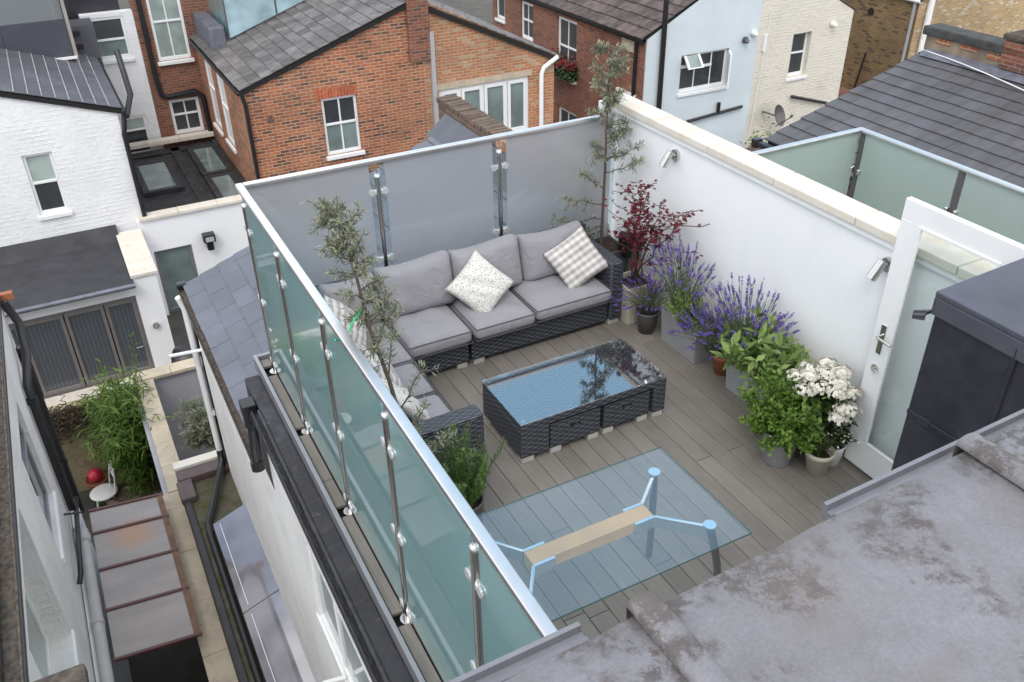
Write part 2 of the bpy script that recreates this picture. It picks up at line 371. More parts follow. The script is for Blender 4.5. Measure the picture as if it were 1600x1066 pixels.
M['brick_arch'] = plain('rubbed_brick', (.42, .12, .06), .85, .25, 14, island=.2)
# ---------------------------------------------------------------- walls, windows, slates
def abox(mb, fr, a0, a1, d0, d1, z0, z1):
    ax, p = fr
    if ax == 'y': mb.box(min(a0, a1), max(a0, a1), p + min(d0, d1), p + max(d0, d1), z0, z1)
    elif ax == 'x-': mb.box(p + min(d0, d1), p + max(d0, d1), min(a0, a1), max(a0, a1), z0, z1)
    else: mb.box(p - max(d0, d1), p - min(d0, d1), min(a0, a1), max(a0, a1), z0, z1)
    return mb
def apt(fr, a, d, z):
    ax, p = fr
    return (a, p + d, z) if ax == 'y' else ((p + d, a, z) if ax == 'x-' else (p - d, a, z))
def wall(mb, fr, a0, a1, z0, z1, holes=(), th=.25, top=None):
    """a wall slab with real openings; top = list of (a, z) closing a gable above z1"""
    As = sorted({a0, a1, *[h[0] for h in holes], *[h[1] for h in holes]})
    for i in range(len(As) - 1):
        l, r = As[i], As[i + 1]; m = (l + r) / 2
        cuts = sorted([(h[2], h[3]) for h in holes if h[0] < m < h[1]])
        z = z0
        for b, t in cuts + [(z1, z1)]:
            if b > z + 1e-4: abox(mb, fr, l, r, 0, th, z, b)
            z = t
    if top:
        poly = [apt(fr, a, 0, z) for a, z in top]
        d = Vector(apt(fr, 0, th, 0)) - Vector(apt(fr, 0, 0, 0))
        mb.prism(poly, d)
    return mb
def window(parent, fr, a0, a1, z0, z1, pmat, bars=(), cross=(), fw=.055, rec=.09, sill=True, name='window', mat=None, sillmat=None, pmats=None, sd=.06, split=None):
    """frame as the part, panes and sill as its sub-parts"""
    mat = mat or M['upvc']; mb = MB(); d0, d1 = rec, rec + .05
    abox(mb, fr, a0, a0 + fw, d0, d1, z0, z1); abox(mb, fr, a1 - fw, a1, d0, d1, z0, z1)
    abox(mb, fr, a0 + fw, a1 - fw, d0, d1, z1 - fw, z1); abox(mb, fr, a0 + fw, a1 - fw, d0, d1, z0, z0 + fw * 1.3)
    for a in bars: abox(mb, fr, a - .018, a + .018, d0 + .006, d1 - .006, z0 + fw * 1.3, z1 - fw)
    for c in cross: abox(mb, fr, a0 + fw, a1 - fw, d0 - .012, d1 - .012, c - .025, c + .025)
    w = mb.build(name, mat, parent, bevel=.005, seg=1)
    zs = [z0 + fw] + list(cross) + [z1 - fw]
    for i in range(len(zs) - 1):
        m = pmats[i] if pmats else pmat
        p = abox(MB(), fr, a0 + fw * .6, a1 - fw * .6, d0 + .022 + .004 * i, d0 + .03 + .004 * i, zs[i], zs[i + 1]).build('pane', m, w)
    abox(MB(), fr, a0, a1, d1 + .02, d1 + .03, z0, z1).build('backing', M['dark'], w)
    if sill: abox(MB(), fr, a0 - .05, a1 + .05, -sd, d0, z0 - .09, z0 - .003).build('sill', sillmat or mat, w, bevel=.008, seg=1)
    return w
def slates(name, mat, parent, P, U, V, lu, lv, w, ex, th=.008, jit=.004, gap=.004, rnd=None):
    P, U, V = Vector(P), Vector(U).normalized(), Vector(V).normalized(); Nn = U.cross(V).normalized()
    if Nn.z < 0: Nn = -Nn
    r = random.Random(rnd or 3); mb = MB(); j = 0; v = 0
    while v < lv - 1e-4:
        v1 = min(v + ex * 1.12, lv); u = -(w / 2 if j % 2 else 0)
        while u < lu - 1e-4:
            ua, ub = max(u, 0) + gap / 2, min(u + w, lu) - gap / 2
            if ub - ua > .02:
                lift = th * 1.6 + r.uniform(0, jit); e = r.uniform(-jit, jit)
                c = [P + U * ua + V * (v + e), P + U * ub + V * (v + e + r.uniform(-jit, jit) * .5), P + U * ub + V * v1, P + U * ua + V * v1]
                lo = [c[0] + Nn * lift * .2, c[1] + Nn * lift * .2, c[2], c[3]]
                hi = [c[0] + Nn * (lift + th), c[1] + Nn * (lift + th), c[2] + Nn * th * .6, c[3] + Nn * th * .6]
                mb.hexa(lo + hi)
            u += w
        v += ex; j += 1
    return mb.build(name, mat, parent)
def stones(mb, ax, p0, p1, c0, c1, z0, z1, ln, gap=.006, seed=1):
    """a row of coping stones along x or y"""
    r = random.Random(seed); a = p0
    while a < p1 - .01:
        b = min(a + ln * r.uniform(.93, 1.07), p1)
        if p1 - b < ln * .3: b = p1
        dz = r.uniform(-.002, .002)
        if ax == 'y': mb.box(c0, c1, a + gap / 2, b - gap / 2, z0, z1 + dz)
        else: mb.box(a + gap / 2, b - gap / 2, c0, c1, z0, z1 + dz)
        a = b
    return mb
def pipe(mb, pts, r=.04, n=10, joints=()):
    mb.tube(pts, r, n)
    for j in joints:
        j = Vector(j); mb.tube([j - Vector((0, 0, .035)), j + Vector((0, 0, .035))], r * 1.22, n)
    return mb

# ================================================================ the terrace
lv = MB(); rl = random.Random(77)
for i in range(150):
    x = 4.3 - abs(rl.gauss(0, .45)); y = rl.uniform(2.8, 5.6); d = Vector((rl.gauss(0, 1), rl.gauss(0, 1), .05)); lv.leaf(Vector((x, y, .004)), d, Vector((0, 0, 1)), rl.uniform(.010, .028), rl.uniform(.005, .012), .3)
tag(lv.build('fallen_leaves', leafmat('dry_fallen_leaves', (.20, .14, .07), (.34, .30, .20), .8, .1)), 'tiny dry leaves and petals fallen on the deck by the pots', 'fallen leaves', kind='stuff')
D = MB(); rr = random.Random(5); k = 0; x = 1.127
joints = {0: [4.9], 3: [3.72, .9], 5: [5.0], 7: [3.6], 9: [4.6], 11: [2.6], 13: [1.5], 16: [3.725, 1.2], 17: [5.9], 18: [3.71], 20: [5.2], 22: [2.2], 5: [2.95], 6: [2.9], 10: [3.05]}
while x < 4.40:
    x1 = min(x + .1372, 4.415); ys = [.35] + sorted(joints.get(k, [])) + [6.40]
    for a, b in zip(ys[:-1], ys[1:]): D.box(x, x1, a + .002, b - .002, -.024, 0)
    x += .1412; k += 1
tag(D.build('terrace_deck', M['deck'], bevel=.002, seg=1), 'grey brown composite deck boards of the roof terrace', 'decking', kind='structure')
tag(box(1.13, 4.418, .3, 6.42, -.3, -.028).build('terrace_slab', M['dark']), 'dark slab beneath the deck boards of the terrace', 'slab', kind='structure')

# ---- party wall with stone coping
pw = thing('party_wall', (4.42, 3.5, 0), 'white rendered terrace wall topped with pale stone coping behind the flower pots', 'wall')
wbm = MB()
wbm.box(4.42, 4.55, .7, 6.55, -3, 1.655)
wbm.build('wall', M['white_render'], pw)
cp = stones(MB(), 'y', .7, 6.60, 4.372, 4.585, 1.662, 1.722, .74, seed=4)
cp.build('coping', M['coping'], pw, bevel=.008)
fl = box(4.392, 4.43, .7, 6.58, 1.615, 1.66); fl.build('drip_moulding', M['white_render'], pw, bevel=.006)
tg = thing('alarm_box', (4.36, 6.6, 1.67), 'small white box with a dark eye at the far end of the white wall coping', 'sensor box')
box(4.30, 4.37, 6.50, 6.58, 1.60, 1.70).build('case', M['upvc'], tg, bevel=.008); MB().disc((4.335, 6.495, 1.65), (0, 1, 0), .018, 12, .012).build('lens', M['black_plastic'], tg)

# ---- wall spot lights
def spot(y, label):
    t = thing('wall_spotlight', (4.42, y, 1.5), label, 'wall light', 'steel wall lights on the white wall')
    mb = MB(); mb.tube([(4.42, y, 1.5), (4.396, y, 1.5)], [.052, .048], 24); mb.build('wall_plate', M['steel'], t)
    MB().tube([(4.40, y, 1.5), (4.355, y, 1.50)], .014, 10).build('arm', M['steel'], t)
    h = Vector((4.345, y - .0, 1.515)); d = Vector((-.30, .10, -.62)).normalized()
    hd = MB(); hd.tube([h - d * .03, h + d * .105], [.033, .034], 20); o = hd.build('lamp_head', M['steel'], t)
    MB().tube([h + d * .1055, h + d * .108], .028, 20).build('lens', M['pane_pale'], o)
spot(5.56, 'brushed steel spotlight on the white wall above the red maple')
spot(3.33, 'brushed steel spotlight on the white wall beside the open door')

# ---- glass balustrade round two sides
bal = thing('glass_balustrade', (1.05, 6.42, 0), 'frosted glass balustrade with steel posts and handrail round the terrace corner', 'balustrade')
hr = MB()
hr.box(1.022, 1.078, .62, 6.448, 1.582, 1.622); hr.box(1.078, 4.372, 6.392, 6.448, 1.582, 1.622)
hr.build('handrail', M['rail_steel'], bal, bevel=.012, seg=3)
LY = [6.36, 5.44, 4.45, 3.42, 2.40, 1.40]; BX = [2.12, 3.215, 4.30]
def post(x, y, along, levels, zb=-.03):
    mb = MB(); mb.tube([(x, y, zb), (x, y, 1.475)], .0215, 16)
    o = mb.build('post', M['steel'], bal)
    c = MB(); c.tube([(x, y, 1.462), (x, y, 1.486), (x, y, 1.492)], [.0245, .0245, .012], 16); c.build('post_cap', M['rail_steel'], o)
    MB().tube([(x, y, 1.488), (x, y, 1.585)], .006, 8).build('spigot', M['rail_steel'], o)
    MB().tube([(x, y, zb), (x, y, zb + .012)], .05, 18).build('base_flange', M['steel'], o)
    for z in levels:
        for sgn in (-1, 1):
            if along == 'y':
                a = Vector((x, y + sgn * .018, z)); b = Vector((x, y + sgn * .060, z)); n = Vector((1, 0, 0))
            else:
                a = Vector((x + sgn * .018, y, z)); b = Vector((x + sgn * .060, y, z)); n = Vector((0, 1, 0))
            m = MB()
            for q in (-1, 1): m.tube([b + n * q * .007, b + n * q * .018], .026, 18)
            m.obox((a + b) / 2, (b - a) / 2, n * .017, Vector((0, 0, .015)))
            m.build('clamp', M['clamp'], o)
for y in LY: post(1.05, y, 'y', (1.27, .66, .06))
for x in BX[:2]: post(x, 6.42, 'x', (1.34, .74, .10))
def panel(along, a, b, c, mat):
    e = .036
    # frosted field with a clear strip at each end
    if along == 'y':
        box(c - .005, c + .005, a + .03 + e * .5, b - .03 - e * .5, .03, 1.583).build('glass_panel', mat, bal)
    else:
        g = box(a + .03 + e, b - .03 - e, c - .005, c + .005, .03, 1.583).build('glass_panel', mat, bal)
        for p, q in ((a + .028, a + .03 + e), (b - .03 - e, b - .028)):
            box(p, q - .0005, c - .005, c + .005, .03, 1.583).build('clear_edge', M['glass_clear'], g)
ys = [6.43] + LY[1:] + [.62]
for a, b in zip(ys[:-1], ys[1:]): panel('y', b, a, 1.05, M['frost'])
xs = [1.03] + BX[:2] + [4.42]
for a, b in zip(xs[:-1], xs[1:]): panel('x', a, b, 6.42, M['frost_back'])
tie = MB(); tie.tube([(1.00, 4.02, 1.60), (1.015, 4.05, 1.575), (1.055, 4.055, 1.57), (1.09, 4.06, 1.60), (1.13, 4.10, 1.63), (1.19, 4.16, 1.64), (1.22, 4.22, 1.62)], .006, 6)
tag(tie.build('garden_tie', plain('green_plastic_tie', (.02, .42, .16), .5, .05)), 'bright green plastic tie holding the olive stem to the handrail', 'plant tie')

# ---- outer edge channel of the terrace
ed = thing('edge_channel', (1.05, 3.5, 0), 'grey metal edge channel with short deck boards outside the glass screen', 'roof edge trim')
fr = MB(); fr.box(.925, .955, .5, 6.60, -.10, .035); fr.box(1.098, 1.122, .5, 6.58, -.10, .030); fr.box(.955, 1.098, 6.565, 6.598, -.10, .033)
fr.build('frame', M['alu'], ed, bevel=.003, seg=1)
for a, b in ((.6, 1.36), (1.46, 2.36), (2.46, 3.375), (3.475, 4.40), (4.51, 4.80), (4.805, 5.385), (5.49, 6.28), (6.44, 6.555)):
    box(.966, 1.040, a, b, -.03, -.004).build('infill_board', M['deck'], ed, bevel=.002, seg=1)
    box(1.0525, 1.092, a, b, -.03, -.006).build('infill_board', M['deck'], ed, bevel=.002, seg=1)
box(.957, 1.096, .5, 6.56, -.16, -.06).build('channel_bed', M['dark'], ed)

# ---- corner sofa, three wicker modules
sofa_group = 'modules of the wicker corner sofa'
def cushion(name, parent, x0, x1, y0, y1, z0, z1, puff=.035, seed=1, axis='z', rot=None, pipe_col=True, mat=None):
    """a soft box: swells in the middle, rounded rim, creases"""
    r = random.Random(seed); n = 14; bm = bmesh.new()
    hx, hy, hz = (x1 - x0) / 2, (y1 - y0) / 2, (z1 - z0) / 2; c = Vector(((x0 + x1) / 2, (y0 + y1) / 2, (z0 + z1) / 2))
    bmesh.ops.create_cube(bm, size=2); bmesh.ops.subdivide_edges(bm, edges=bm.edges[:], cuts=n, use_grid_fill=True)
    ph = [r.uniform(0, 6.28) for _ in range(8)]
    def f(u): return max(0, 1 - u ** 4)
    for v in bm.verts:
        u = v.co.copy(); H = (hx, hy, hz); R_ = .05
        p = Vector((u.x * hx, u.y * hy, u.z * hz))
        # rounded edges
        q = Vector([max(-H[i] + R_, min(H[i] - R_, p[i])) for i in range(3)]); dd = p - q
        if dd.length > 1e-6: p = q + dd.normalized() * min(R_, dd.length)
        wr = .006 * math.sin(9 * u.x * hx * 3 + ph[0] + 4 * u.y) + .005 * math.sin(13 * u.y * hy * 2 + ph[1] + 3 * u.x) + .004 * math.sin(21 * (u.x * hx + u.z * hz) + ph[2])
        if axis == 'z': p.z += math.copysign(puff, u.z) * f(u.x) * f(u.y) * (abs(u.z) ** 2) + wr * f(u.x) * f(u.y); 
        if axis == 'y': p.y += math.copysign(puff, u.y) * f(u.x) * f(u.z) * abs(u.y) ** 2 + wr * f(u.x) * f(u.z); p.z += (.016 * u.x ** 6 - .012 * math.cos(2.5 * u.x + ph[4] * .3)) * max(0, u.z) ** 2
        if axis == 'x': p.x += math.copysign(puff, u.x) * f(u.y) * f(u.z) * abs(u.x) ** 2 + wr * f(u.y) * f(u.z)
        pin = 1 - .03 * (1 - f(u.x) * .9) * (1 - f(u.y))
        v.co = p
    M4 = Matrix.Translation(c) @ (rot.to_4x4() if rot else Matrix.Identity(4)) @ Matrix.Identity(4)
    bmesh.ops.transform(bm, matrix=M4, verts=bm.verts)
    og = org(parent); bmesh.ops.translate(bm, vec=-og, verts=bm.verts)
    me = bpy.data.meshes.new(name); bm.to_mesh(me); bm.free(); me.polygons.foreach_set('use_smooth', [True] * len(me.polygons)); me.update()
    o = bpy.data.objects.new(name, me); link(o); o.parent = parent; me.materials.append(mat or M['cushion'])
    if axis != 'z': return o
    # piping round both rims
    pm = MB()
    for s_ in (-1, 1):
        k = .972; loop = []
        if axis == 'z': cs = [(-hx * k, -hy * k, s_ * (hz - .012)), (hx * k, -hy * k, s_ * (hz - .012)), (hx * k, hy * k, s_ * (hz - .012)), (-hx * k, hy * k, s_ * (hz - .012))]
        elif axis == 'y': cs = [(-hx * k, s_ * (hy - .012), -hz * k), (hx * k, s_ * (hy - .012), -hz * k), (hx * k, s_ * (hy - .012), hz * k), (-hx * k, s_ * (hy - .012), hz * k)]
        else: cs = [(s_ * (hx - .012), -hy * k, -hz * k), (s_ * (hx - .012), hy * k, -hz * k), (s_ * (hx - .012), hy * k, hz * k), (s_ * (hx - .012), -hy * k, hz * k)]
        pts = []
        for i in range(4):
            a, b = Vector(cs[i]), Vector(cs[(i + 1) % 4])
            for t in range(8): pts.append(a.lerp(b, t / 8))
        pts.append(pts[0]); o2 = Vector((0, 0, 0)); 
        off = Vector((0, 0, s_ * .004)) if axis == 'z' else (Vector((0, s_ * .004, 0)) if axis == 'y' else Vector((s_ * .004, 0, 0)))
        pm.tube([M4 @ (p * 1.012 + off) for p in pts], .0042, 6, cap=False)
    pm.build('piping', M['piping'], o)
    return o
def foot(p, x0, x1, y0, y1): box(x0, x1, y0, y1, 0, .055).build('foot', M['foot'], p, bevel=.004, seg=1)
WV = M['weave']
m1 = thing('sofa_module', (3.2, 5.95, 0), 'long two seat wicker sofa section with a woven arm beside the cream planter', 'sofa', sofa_group)
box(2.512, 3.845, 5.60, 6.20, .05, .275).build('base', WV, m1, bevel=.012)
box(2.512, 3.985, 6.21, 6.30, .055, .715).build('back_frame', WV, m1, bevel=.02, seg=3)
box(3.855, 3.985, 5.585, 6.20, .05, .615).build('arm', WV, m1, bevel=.025, seg=3)
for a in ((2.53, 2.63), (3.86, 3.97)):
    foot(m1, *a, 5.605, 5.69); foot(m1, *a, 6.15, 6.25)
cushion('seat_cushion', m1, 2.515, 3.075, 5.50, 6.10, .285, .405, .03, 1); cushion('seat_cushion', m1, 3.085, 3.845, 5.52, 6.10, .285, .405, .03, 2)
tilt = Matrix.Rotation(R(-14), 3, 'X')
cushion('back_cushion', m1, 2.57, 3.20, 5.99, 6.14, .40, .83, .05, 3, 'y', tilt); cushion('back_cushion', m1, 3.215, 3.84, 5.99, 6.14, .40, .81, .05, 4, 'y', tilt)
m2 = thing('sofa_module', (1.8, 5.95, 0), 'wicker corner section of the sofa under the floral and striped cushions', 'sofa', sofa_group)
box(1.99, 2.488, 5.60, 6.20, .05, .275).build('base', WV, m2, bevel=.012); box(1.255, 1.985, 5.35, 6.20, .05, .275).build('base', WV, m2, bevel=.012)
box(1.175, 2.488, 6.21, 6.30, .055, .715).build('back_frame', WV, m2, bevel=.02, seg=3); box(1.17, 1.25, 5.35, 6.20, .055, .715).build('back_frame', WV, m2, bevel=.02, seg=3)
foot(m2, 2.38, 2.47, 5.605, 5.69); foot(m2, 2.02, 2.1, 5.605, 5.69); foot(m2, 1.2, 1.28, 6.1, 6.2)
cushion('seat_cushion', m2, 1.935, 2.49, 5.50, 6.10, .285, .41, .03, 5); cushion('seat_cushion', m2, 1.27, 1.925, 5.36, 6.09, .285, .405, .02, 6)
cushion('back_cushion', m2, 1.92, 2.56, 5.99, 6.14, .40, .83, .05, 7, 'y', tilt); cushion('back_cushion', m2, 1.45, 1.90, 5.99, 6.13, .40, .80, .05, 8, 'y', tilt)
m3 = thing('sofa_module', (1.6, 4.75, 0), 'wicker sofa section along the side glass with a low woven arm by the rosemary', 'sofa', sofa_group)
box(1.255, 1.965, 4.375, 5.335, .05, .275).build('base', WV, m3, bevel=.012); box(1.17, 1.25, 4.23, 5.335, .055, .715).build('back_frame', WV, m3, bevel=.02, seg=3)
box(1.255, 1.965, 4.225, 4.365, .05, .615).build('arm', WV, m3, bevel=.025, seg=3)
foot(m3, 1.86, 1.95, 4.24, 4.33); foot(m3, 1.86, 1.95, 5.22, 5.31); foot(m3, 1.2, 1.28, 4.24, 4.33)
cushion('seat_cushion', m3, 1.27, 1.905, 4.90, 5.34, .285, .405, .025, 9); cushion('seat_cushion', m3, 1.27, 1.905, 4.385, 4.885, .285, .405, .025, 10)
tl2 = Matrix.Rotation(R(-14), 3, 'Y')
cushion('back_cushion', m3, 1.29, 1.43, 4.42, 4.98, .40, .80, .05, 11, 'x', tl2); cushion('back_cushion', m3, 1.29, 1.43, 5.0, 5.60, .40, .80, .05, 12, 'x', tl2)

# ---- loose cushions
def plaid(name, c1=(.62, .60, .58), c2=(.29, .255, .235), sc=17.):
    t = NT(name); p = t.obj(); sp = t.n('SeparateXYZ'); t.l(p, sp.inputs[0])
    def stripes(o, off):
        w = t.math('FRACT', t.math('MULTIPLY', t.math('ADD', o, off), sc)); return t.math('GREATER_THAN', w, .5)
    a = stripes(sp.outputs[0], 3.02); b = stripes(sp.outputs[1], 3.05)
    f = t.math('ADD', t.math('MULTIPLY', a, .20), t.math('MULTIPLY', b, .62))
    c = t.mix(f, c1, c2); t.set(Base_Color=c, Roughness=.9, Specular_IOR_Level=.15)
    t.bump(t.math('ADD', t.noise(p, 11, 3, .5, 1.), t.math('MULTIPLY', t.noise(p, 260, 1), .08)), .35, .02); return t.m
def floral(name):
    t = NT(name); p = t.obj(); v = t.n('TexVoronoi'); v.inputs['Scale'].default_value = 88; t.l(p, v.inputs['Vector'])
    n = t.noise(p, 110, 2, .5, 1.5)
    f = t.math('MULTIPLY', t.math('LESS_THAN', v.outputs[0], .36), t.math('GREATER_THAN', n, .44))
    c = t.mix(f, (.66, .64, .60), (.17, .155, .15)); t.set(Base_Color=c, Roughness=.9, Specular_IOR_Level=.15)
    t.bump(t.noise(p, 10, 3, .5, 1.), .35, .02); return t.m
M['plaid'] = plaid('taupe_plaid'); M['floral'] = floral('grey_sprig_print')
def pillow(name, loc, rot, size, th, mat, label, seed, dent=0.):
    r = random.Random(seed); n = 22; mb = MB(); idx = {}; vs = []; fs = []
    ph = [r.uniform(0, 6.28) for _ in range(6)]
    for s_ in (0, 1):
        for i in range(n + 1):
            for j in range(n + 1):
                u, v = -1 + 2 * i / n, -1 + 2 * j / n
                pinch = 1 - .075 * ((1 - u * u) * v * v + (1 - v * v) * u * u)
                h = th * (max(0, (1 - u ** 2)) * max(0, (1 - v ** 2))) ** .42
                h *= 1 + .12 * math.sin(5 * u + ph[0]) * math.sin(4 * v + ph[1]) - dent * math.exp(-((u - .25) ** 2 * 5 + (v + .1) ** 2 * 2))
                wr = .008 * math.sin(11 * u + 5 * v + ph[2]) * (1 - u * u) * (1 - v * v)
                vs.append((u * pinch * size / 2, v * pinch * size / 2, (h + wr) * (1 if s_ else -1)))
    b = (n + 1) ** 2
    for s_ in (0, 1):
        for i in range(n):
            for j in range(n):
                q = [i * (n + 1) + j, (i + 1) * (n + 1) + j, (i + 1) * (n + 1) + j + 1, i * (n + 1) + j + 1]
                q = [k + s_ * b for k in q]; fs.append(tuple(q if s_ else q[::-1]))
    mb.add(vs, fs, True); o = mb.build(name, mat)
    bm = bmesh.new(); bm.from_mesh(o.data); bmesh.ops.remove_doubles(bm, verts=bm.verts, dist=.0008); bm.to_mesh(o.data); bm.free()
    o.location = loc; o.rotation_euler = rot
    return tag(o, label, 'cushion', 'throw cushions on the sofa')
def face(nrm, roll):
    q = Vector(nrm).normalized().to_track_quat('Z', 'Y'); return (q.to_matrix() @ Matrix.Rotation(R(roll), 3, 'Z')).to_euler()
pillow('throw_cushion', (2.72, 5.83, .60), face((-.16, -.80, .58), 43), .43, .075, M['floral'], 'white throw cushion with grey floral sprigs standing on one corner mid sofa', 1)
pillow('throw_cushion', (3.63, 5.80, .62), face((-.34, -.74, .58), 34), .43, .07, M['plaid'], 'taupe and white plaid throw cushion leaning on the woven arm', 2, .5)
pillow('throw_cushion', (1.52, 5.72, .62), face((.60, -.40, .65), 20), .42, .07, M['plaid'], 'plaid throw cushion in the sofa corner behind the olive branches', 3)
pillow('throw_cushion', (1.54, 5.05, .60), face((.72, -.12, .62), 12), .42, .07, M['plaid'], 'plaid throw cushion on the side seat next to the small floral one', 4)
pillow('throw_cushion', (1.56, 4.64, .58), face((.78, .10, .60), 5), .40, .07, M['floral'], 'floral throw cushion beside the low arm near the rosemary', 5)

# ---- wicker coffee table with two stools beneath
ct = thing('coffee_table', (2.89, 4.60, 0), 'charcoal wicker coffee table with a glass top before the sofa', 'coffee table')
box(2.272, 3.512, 4.29, 4.905, .285, .345).build('table_top', WV, ct, bevel=.01)
box(2.272, 2.50, 4.29, 4.905, .05, .284).build('side_cabinet', WV, ct, bevel=.008); box(3.40, 3.512, 4.29, 4.905, .05, .284).build('side_panel', WV, ct, bevel=.008)
box(2.50, 3.40, 4.885, 4.905, .05, .284).build('back_panel', WV, ct)
box(2.268, 3.516, 4.286, 4.909, .352, .360).build('glass_top', M['glass_top'], ct, bevel=.002, seg=1)
MBf = MB()
for px in (2.31, 3.47):
    for py in (4.33, 4.865): MBf.tube([(px, py, .3455), (px, py, .3515)], .012, 12)
MBf.build('glass_pads', M['pane_pale'], ct)
for a in ((2.28, 2.38), (3.41, 3.50)): foot(ct, *a, 4.295, 4.37); foot(ct, *a, 4.82, 4.895)
def stool(x0, x1, y0, lab):
    t = thing('wicker_stool', ((x0 + x1) / 2, 4.55, 0), lab, 'stool', 'stools stored under the coffee table')
    mb = MB(); hx = (x0 + x1) / 2
    wall(mb, ('y', y0), x0, x1, .055, .255, [(hx - .045, hx + .045, .185, .215)], th=.02)
    mb.box(x0, x0 + .02, y0 + .02, y0 + .44, .055, .255); mb.box(x1 - .02, x1, y0 + .02, y0 + .44, .055, .255); mb.box(x0, x1, y0 + .44, y0 + .46, .055, .255)
    mb.build('body', WV, t); box(x0 - .004, x1 + .004, y0 - .004, y0 + .464, .2555, .272).build('seat', WV, t, bevel=.006)
    box(hx - .05, hx + .05, y0 + .021, y0 + .03, .18, .22).build('handle_hole', M['dark'], t)
    foot(t, x0 + .005, x0 + .095, y0 + .003, y0 + .08); foot(t, x1 - .095, x1 - .005, y0 + .003, y0 + .08)
stool(2.512, 2.93, 4.295, 'square wicker stool nearer the cabinet end under the coffee table')
stool(2.965, 3.37, 4.30, 'square wicker stool beside the open gap under the coffee table')

# ---- glass dining table
dt = thing('glass_table', (1.99, 2.88, 0), 'large clear glass table on curved blue white legs joined by a wooden beam', 'table')
g = box(1.285, 2.694, 2.468, 3.288, .712, .722).build('glass_top', M['glass'], dt, bevel=.002, seg=1)
ge_m = plain('green_glass_edge', (.06, .14, .125), .15, .1, 9)
ge = MB(); ge.box(1.2835, 2.6955, 2.4665, 2.4678, .7125, .7215); ge.box(1.2835, 2.6955, 3.2882, 3.2895, .7125, .7215); ge.box(1.2835, 1.2848, 2.468, 3.288, .7125, .7215); ge.box(2.6942, 2.6955, 2.468, 3.288, .7125, .7215); ge.build('glass_edge', ge_m, g)
wood = plain('pale_oak_beam', (.58, .36, .17), .5, .12, 4)
box(1.60, 2.375, 2.905, 3.005, .548, .628).build('beam', wood, dt, bevel=.004)
def tleg(dx, dy, cx, cy, jx, jy, bow=.03):
    mb = MB(); top = Vector((cx, cy, .70)); j = Vector((jx, jy, .60)); out = Vector((dx, dy * .4, 0)).normalized()
    m = MB(); s_ = Vector((top.x - j.x, top.y - j.y, 0)); sd_ = s_.normalized(); w = Vector((-sd_.y, sd_.x, 0)) * .009
    e = Vector((top.x, top.y, .655))
    m.hexa([j - w + Vector((0, 0, -.050)), j + w + Vector((0, 0, -.050)), e + w + Vector((0, 0, -.04)), e - w + Vector((0, 0, -.04)), j - w + Vector((0, 0, .028)), j + w + Vector((0, 0, .028)), e + w + Vector((0, 0, .045)), e - w + Vector((0, 0, .042))])
    k = Vector((1, 0, 0)) * (1 if dx < 0 else -1); yy = Vector((0, .009, 0))
    m.hexa([j - yy + Vector((0, 0, -.050)), j + yy + Vector((0, 0, -.050)), j + k * .13 + yy + Vector((0, 0, -.050)), j + k * .13 - yy + Vector((0, 0, -.050)), j - yy + Vector((0, 0, .028)), j + yy + Vector((0, 0, .028)), j + k * .13 + yy + Vector((0, 0, .028)), j + k * .13 - yy + Vector((0, 0, .028))])
    o = m.build('arm', M['chrome'], dt)
    leg = MB(); pts = []; rs = []
    for i in range(13):
        t = i / 12; z = .70 * (1 - t); q = top + out * (bow * math.sin(t * math.pi * .62)); pts.append(Vector((q.x, q.y, z))); rs.append(.024 - .004 * t)
    leg.tube(pts, rs, 14); lg = leg.build('leg', M['leg_steel'], dt)
    MB().tube([(cx, cy, .7005), (cx, cy, .7118)], .036, 22).build('mounting_disc', M['chrome'], lg)
tleg(1, 1, 2.535, 3.13, 2.375, 3.015); tleg(1, -1, 2.545, 2.63, 2.375, 2.895, .10); tleg(-1, 1, 1.43, 3.13, 1.60, 3.015); tleg(-1, -1, 1.43, 2.63, 1.60, 2.895)

# ---- open glazed door and stair enclosure
dr = thing('terrace_door', (4.33, 2.42, 0), 'white glazed door standing open against the white wall', 'door')
mb = MB(); x0, x1 = 4.312, 4.356
mb.box(x0, x1, 2.425, 3.240, 1.885, 2.012); mb.box(x0, x1, 2.425, 3.240, .03, .245); mb.box(x0, x1, 3.105, 3.240, .245, 1.885); mb.box(x0, x1, 2.425, 2.555, .245, 1.885)
mb.build('door_leaf', M['white_paint'], dr, bevel=.003, seg=1)
bd = MB(); bd.box(x0 - .008, x0 + .012, 3.085, 3.105, .245, 1.885); bd.box(x0 - .008, x0 + .012, 2.555, 2.575, .245, 1.885); bd.box(x0 - .008, x0 + .012, 2.575, 3.085, .245, .265); bd.box(x0 - .008, x0 + .012, 2.575, 3.085, 1.865, 1.885)
bd.build('glazing_bead', M['white_paint'], dr, bevel=.003, seg=1)
box(4.328, 4.338, 2.555, 3.105, .245, 1.885).build('door_glass', M['frost_door'], dr)
hp = MB(); hp.box(4.303, 4.3115, 3.150, 3.188, .95, 1.17); h = hp.build('handle_plate', M['steel'], dr, bevel=.003, seg=1)
MB().tube([(4.303, 3.168, 1.09), (4.262, 3.168, 1.09), (4.255, 3.155, 1.09), (4.252, 3.05, 1.088)], .0095, 10).build('lever', M['steel'], h)
lk = MB(); lk.disc((4.307, 3.165, .84), (1, 0, 0), .026, 18, .012); l_ = lk.build('lock_rose', M['steel'], dr)
MB().tube([(4.30, 3.165, .84), (4.285, 3.165, .84), (4.283, 3.12, .84)], .006, 8).build('thumb_turn', M['steel'], l_)

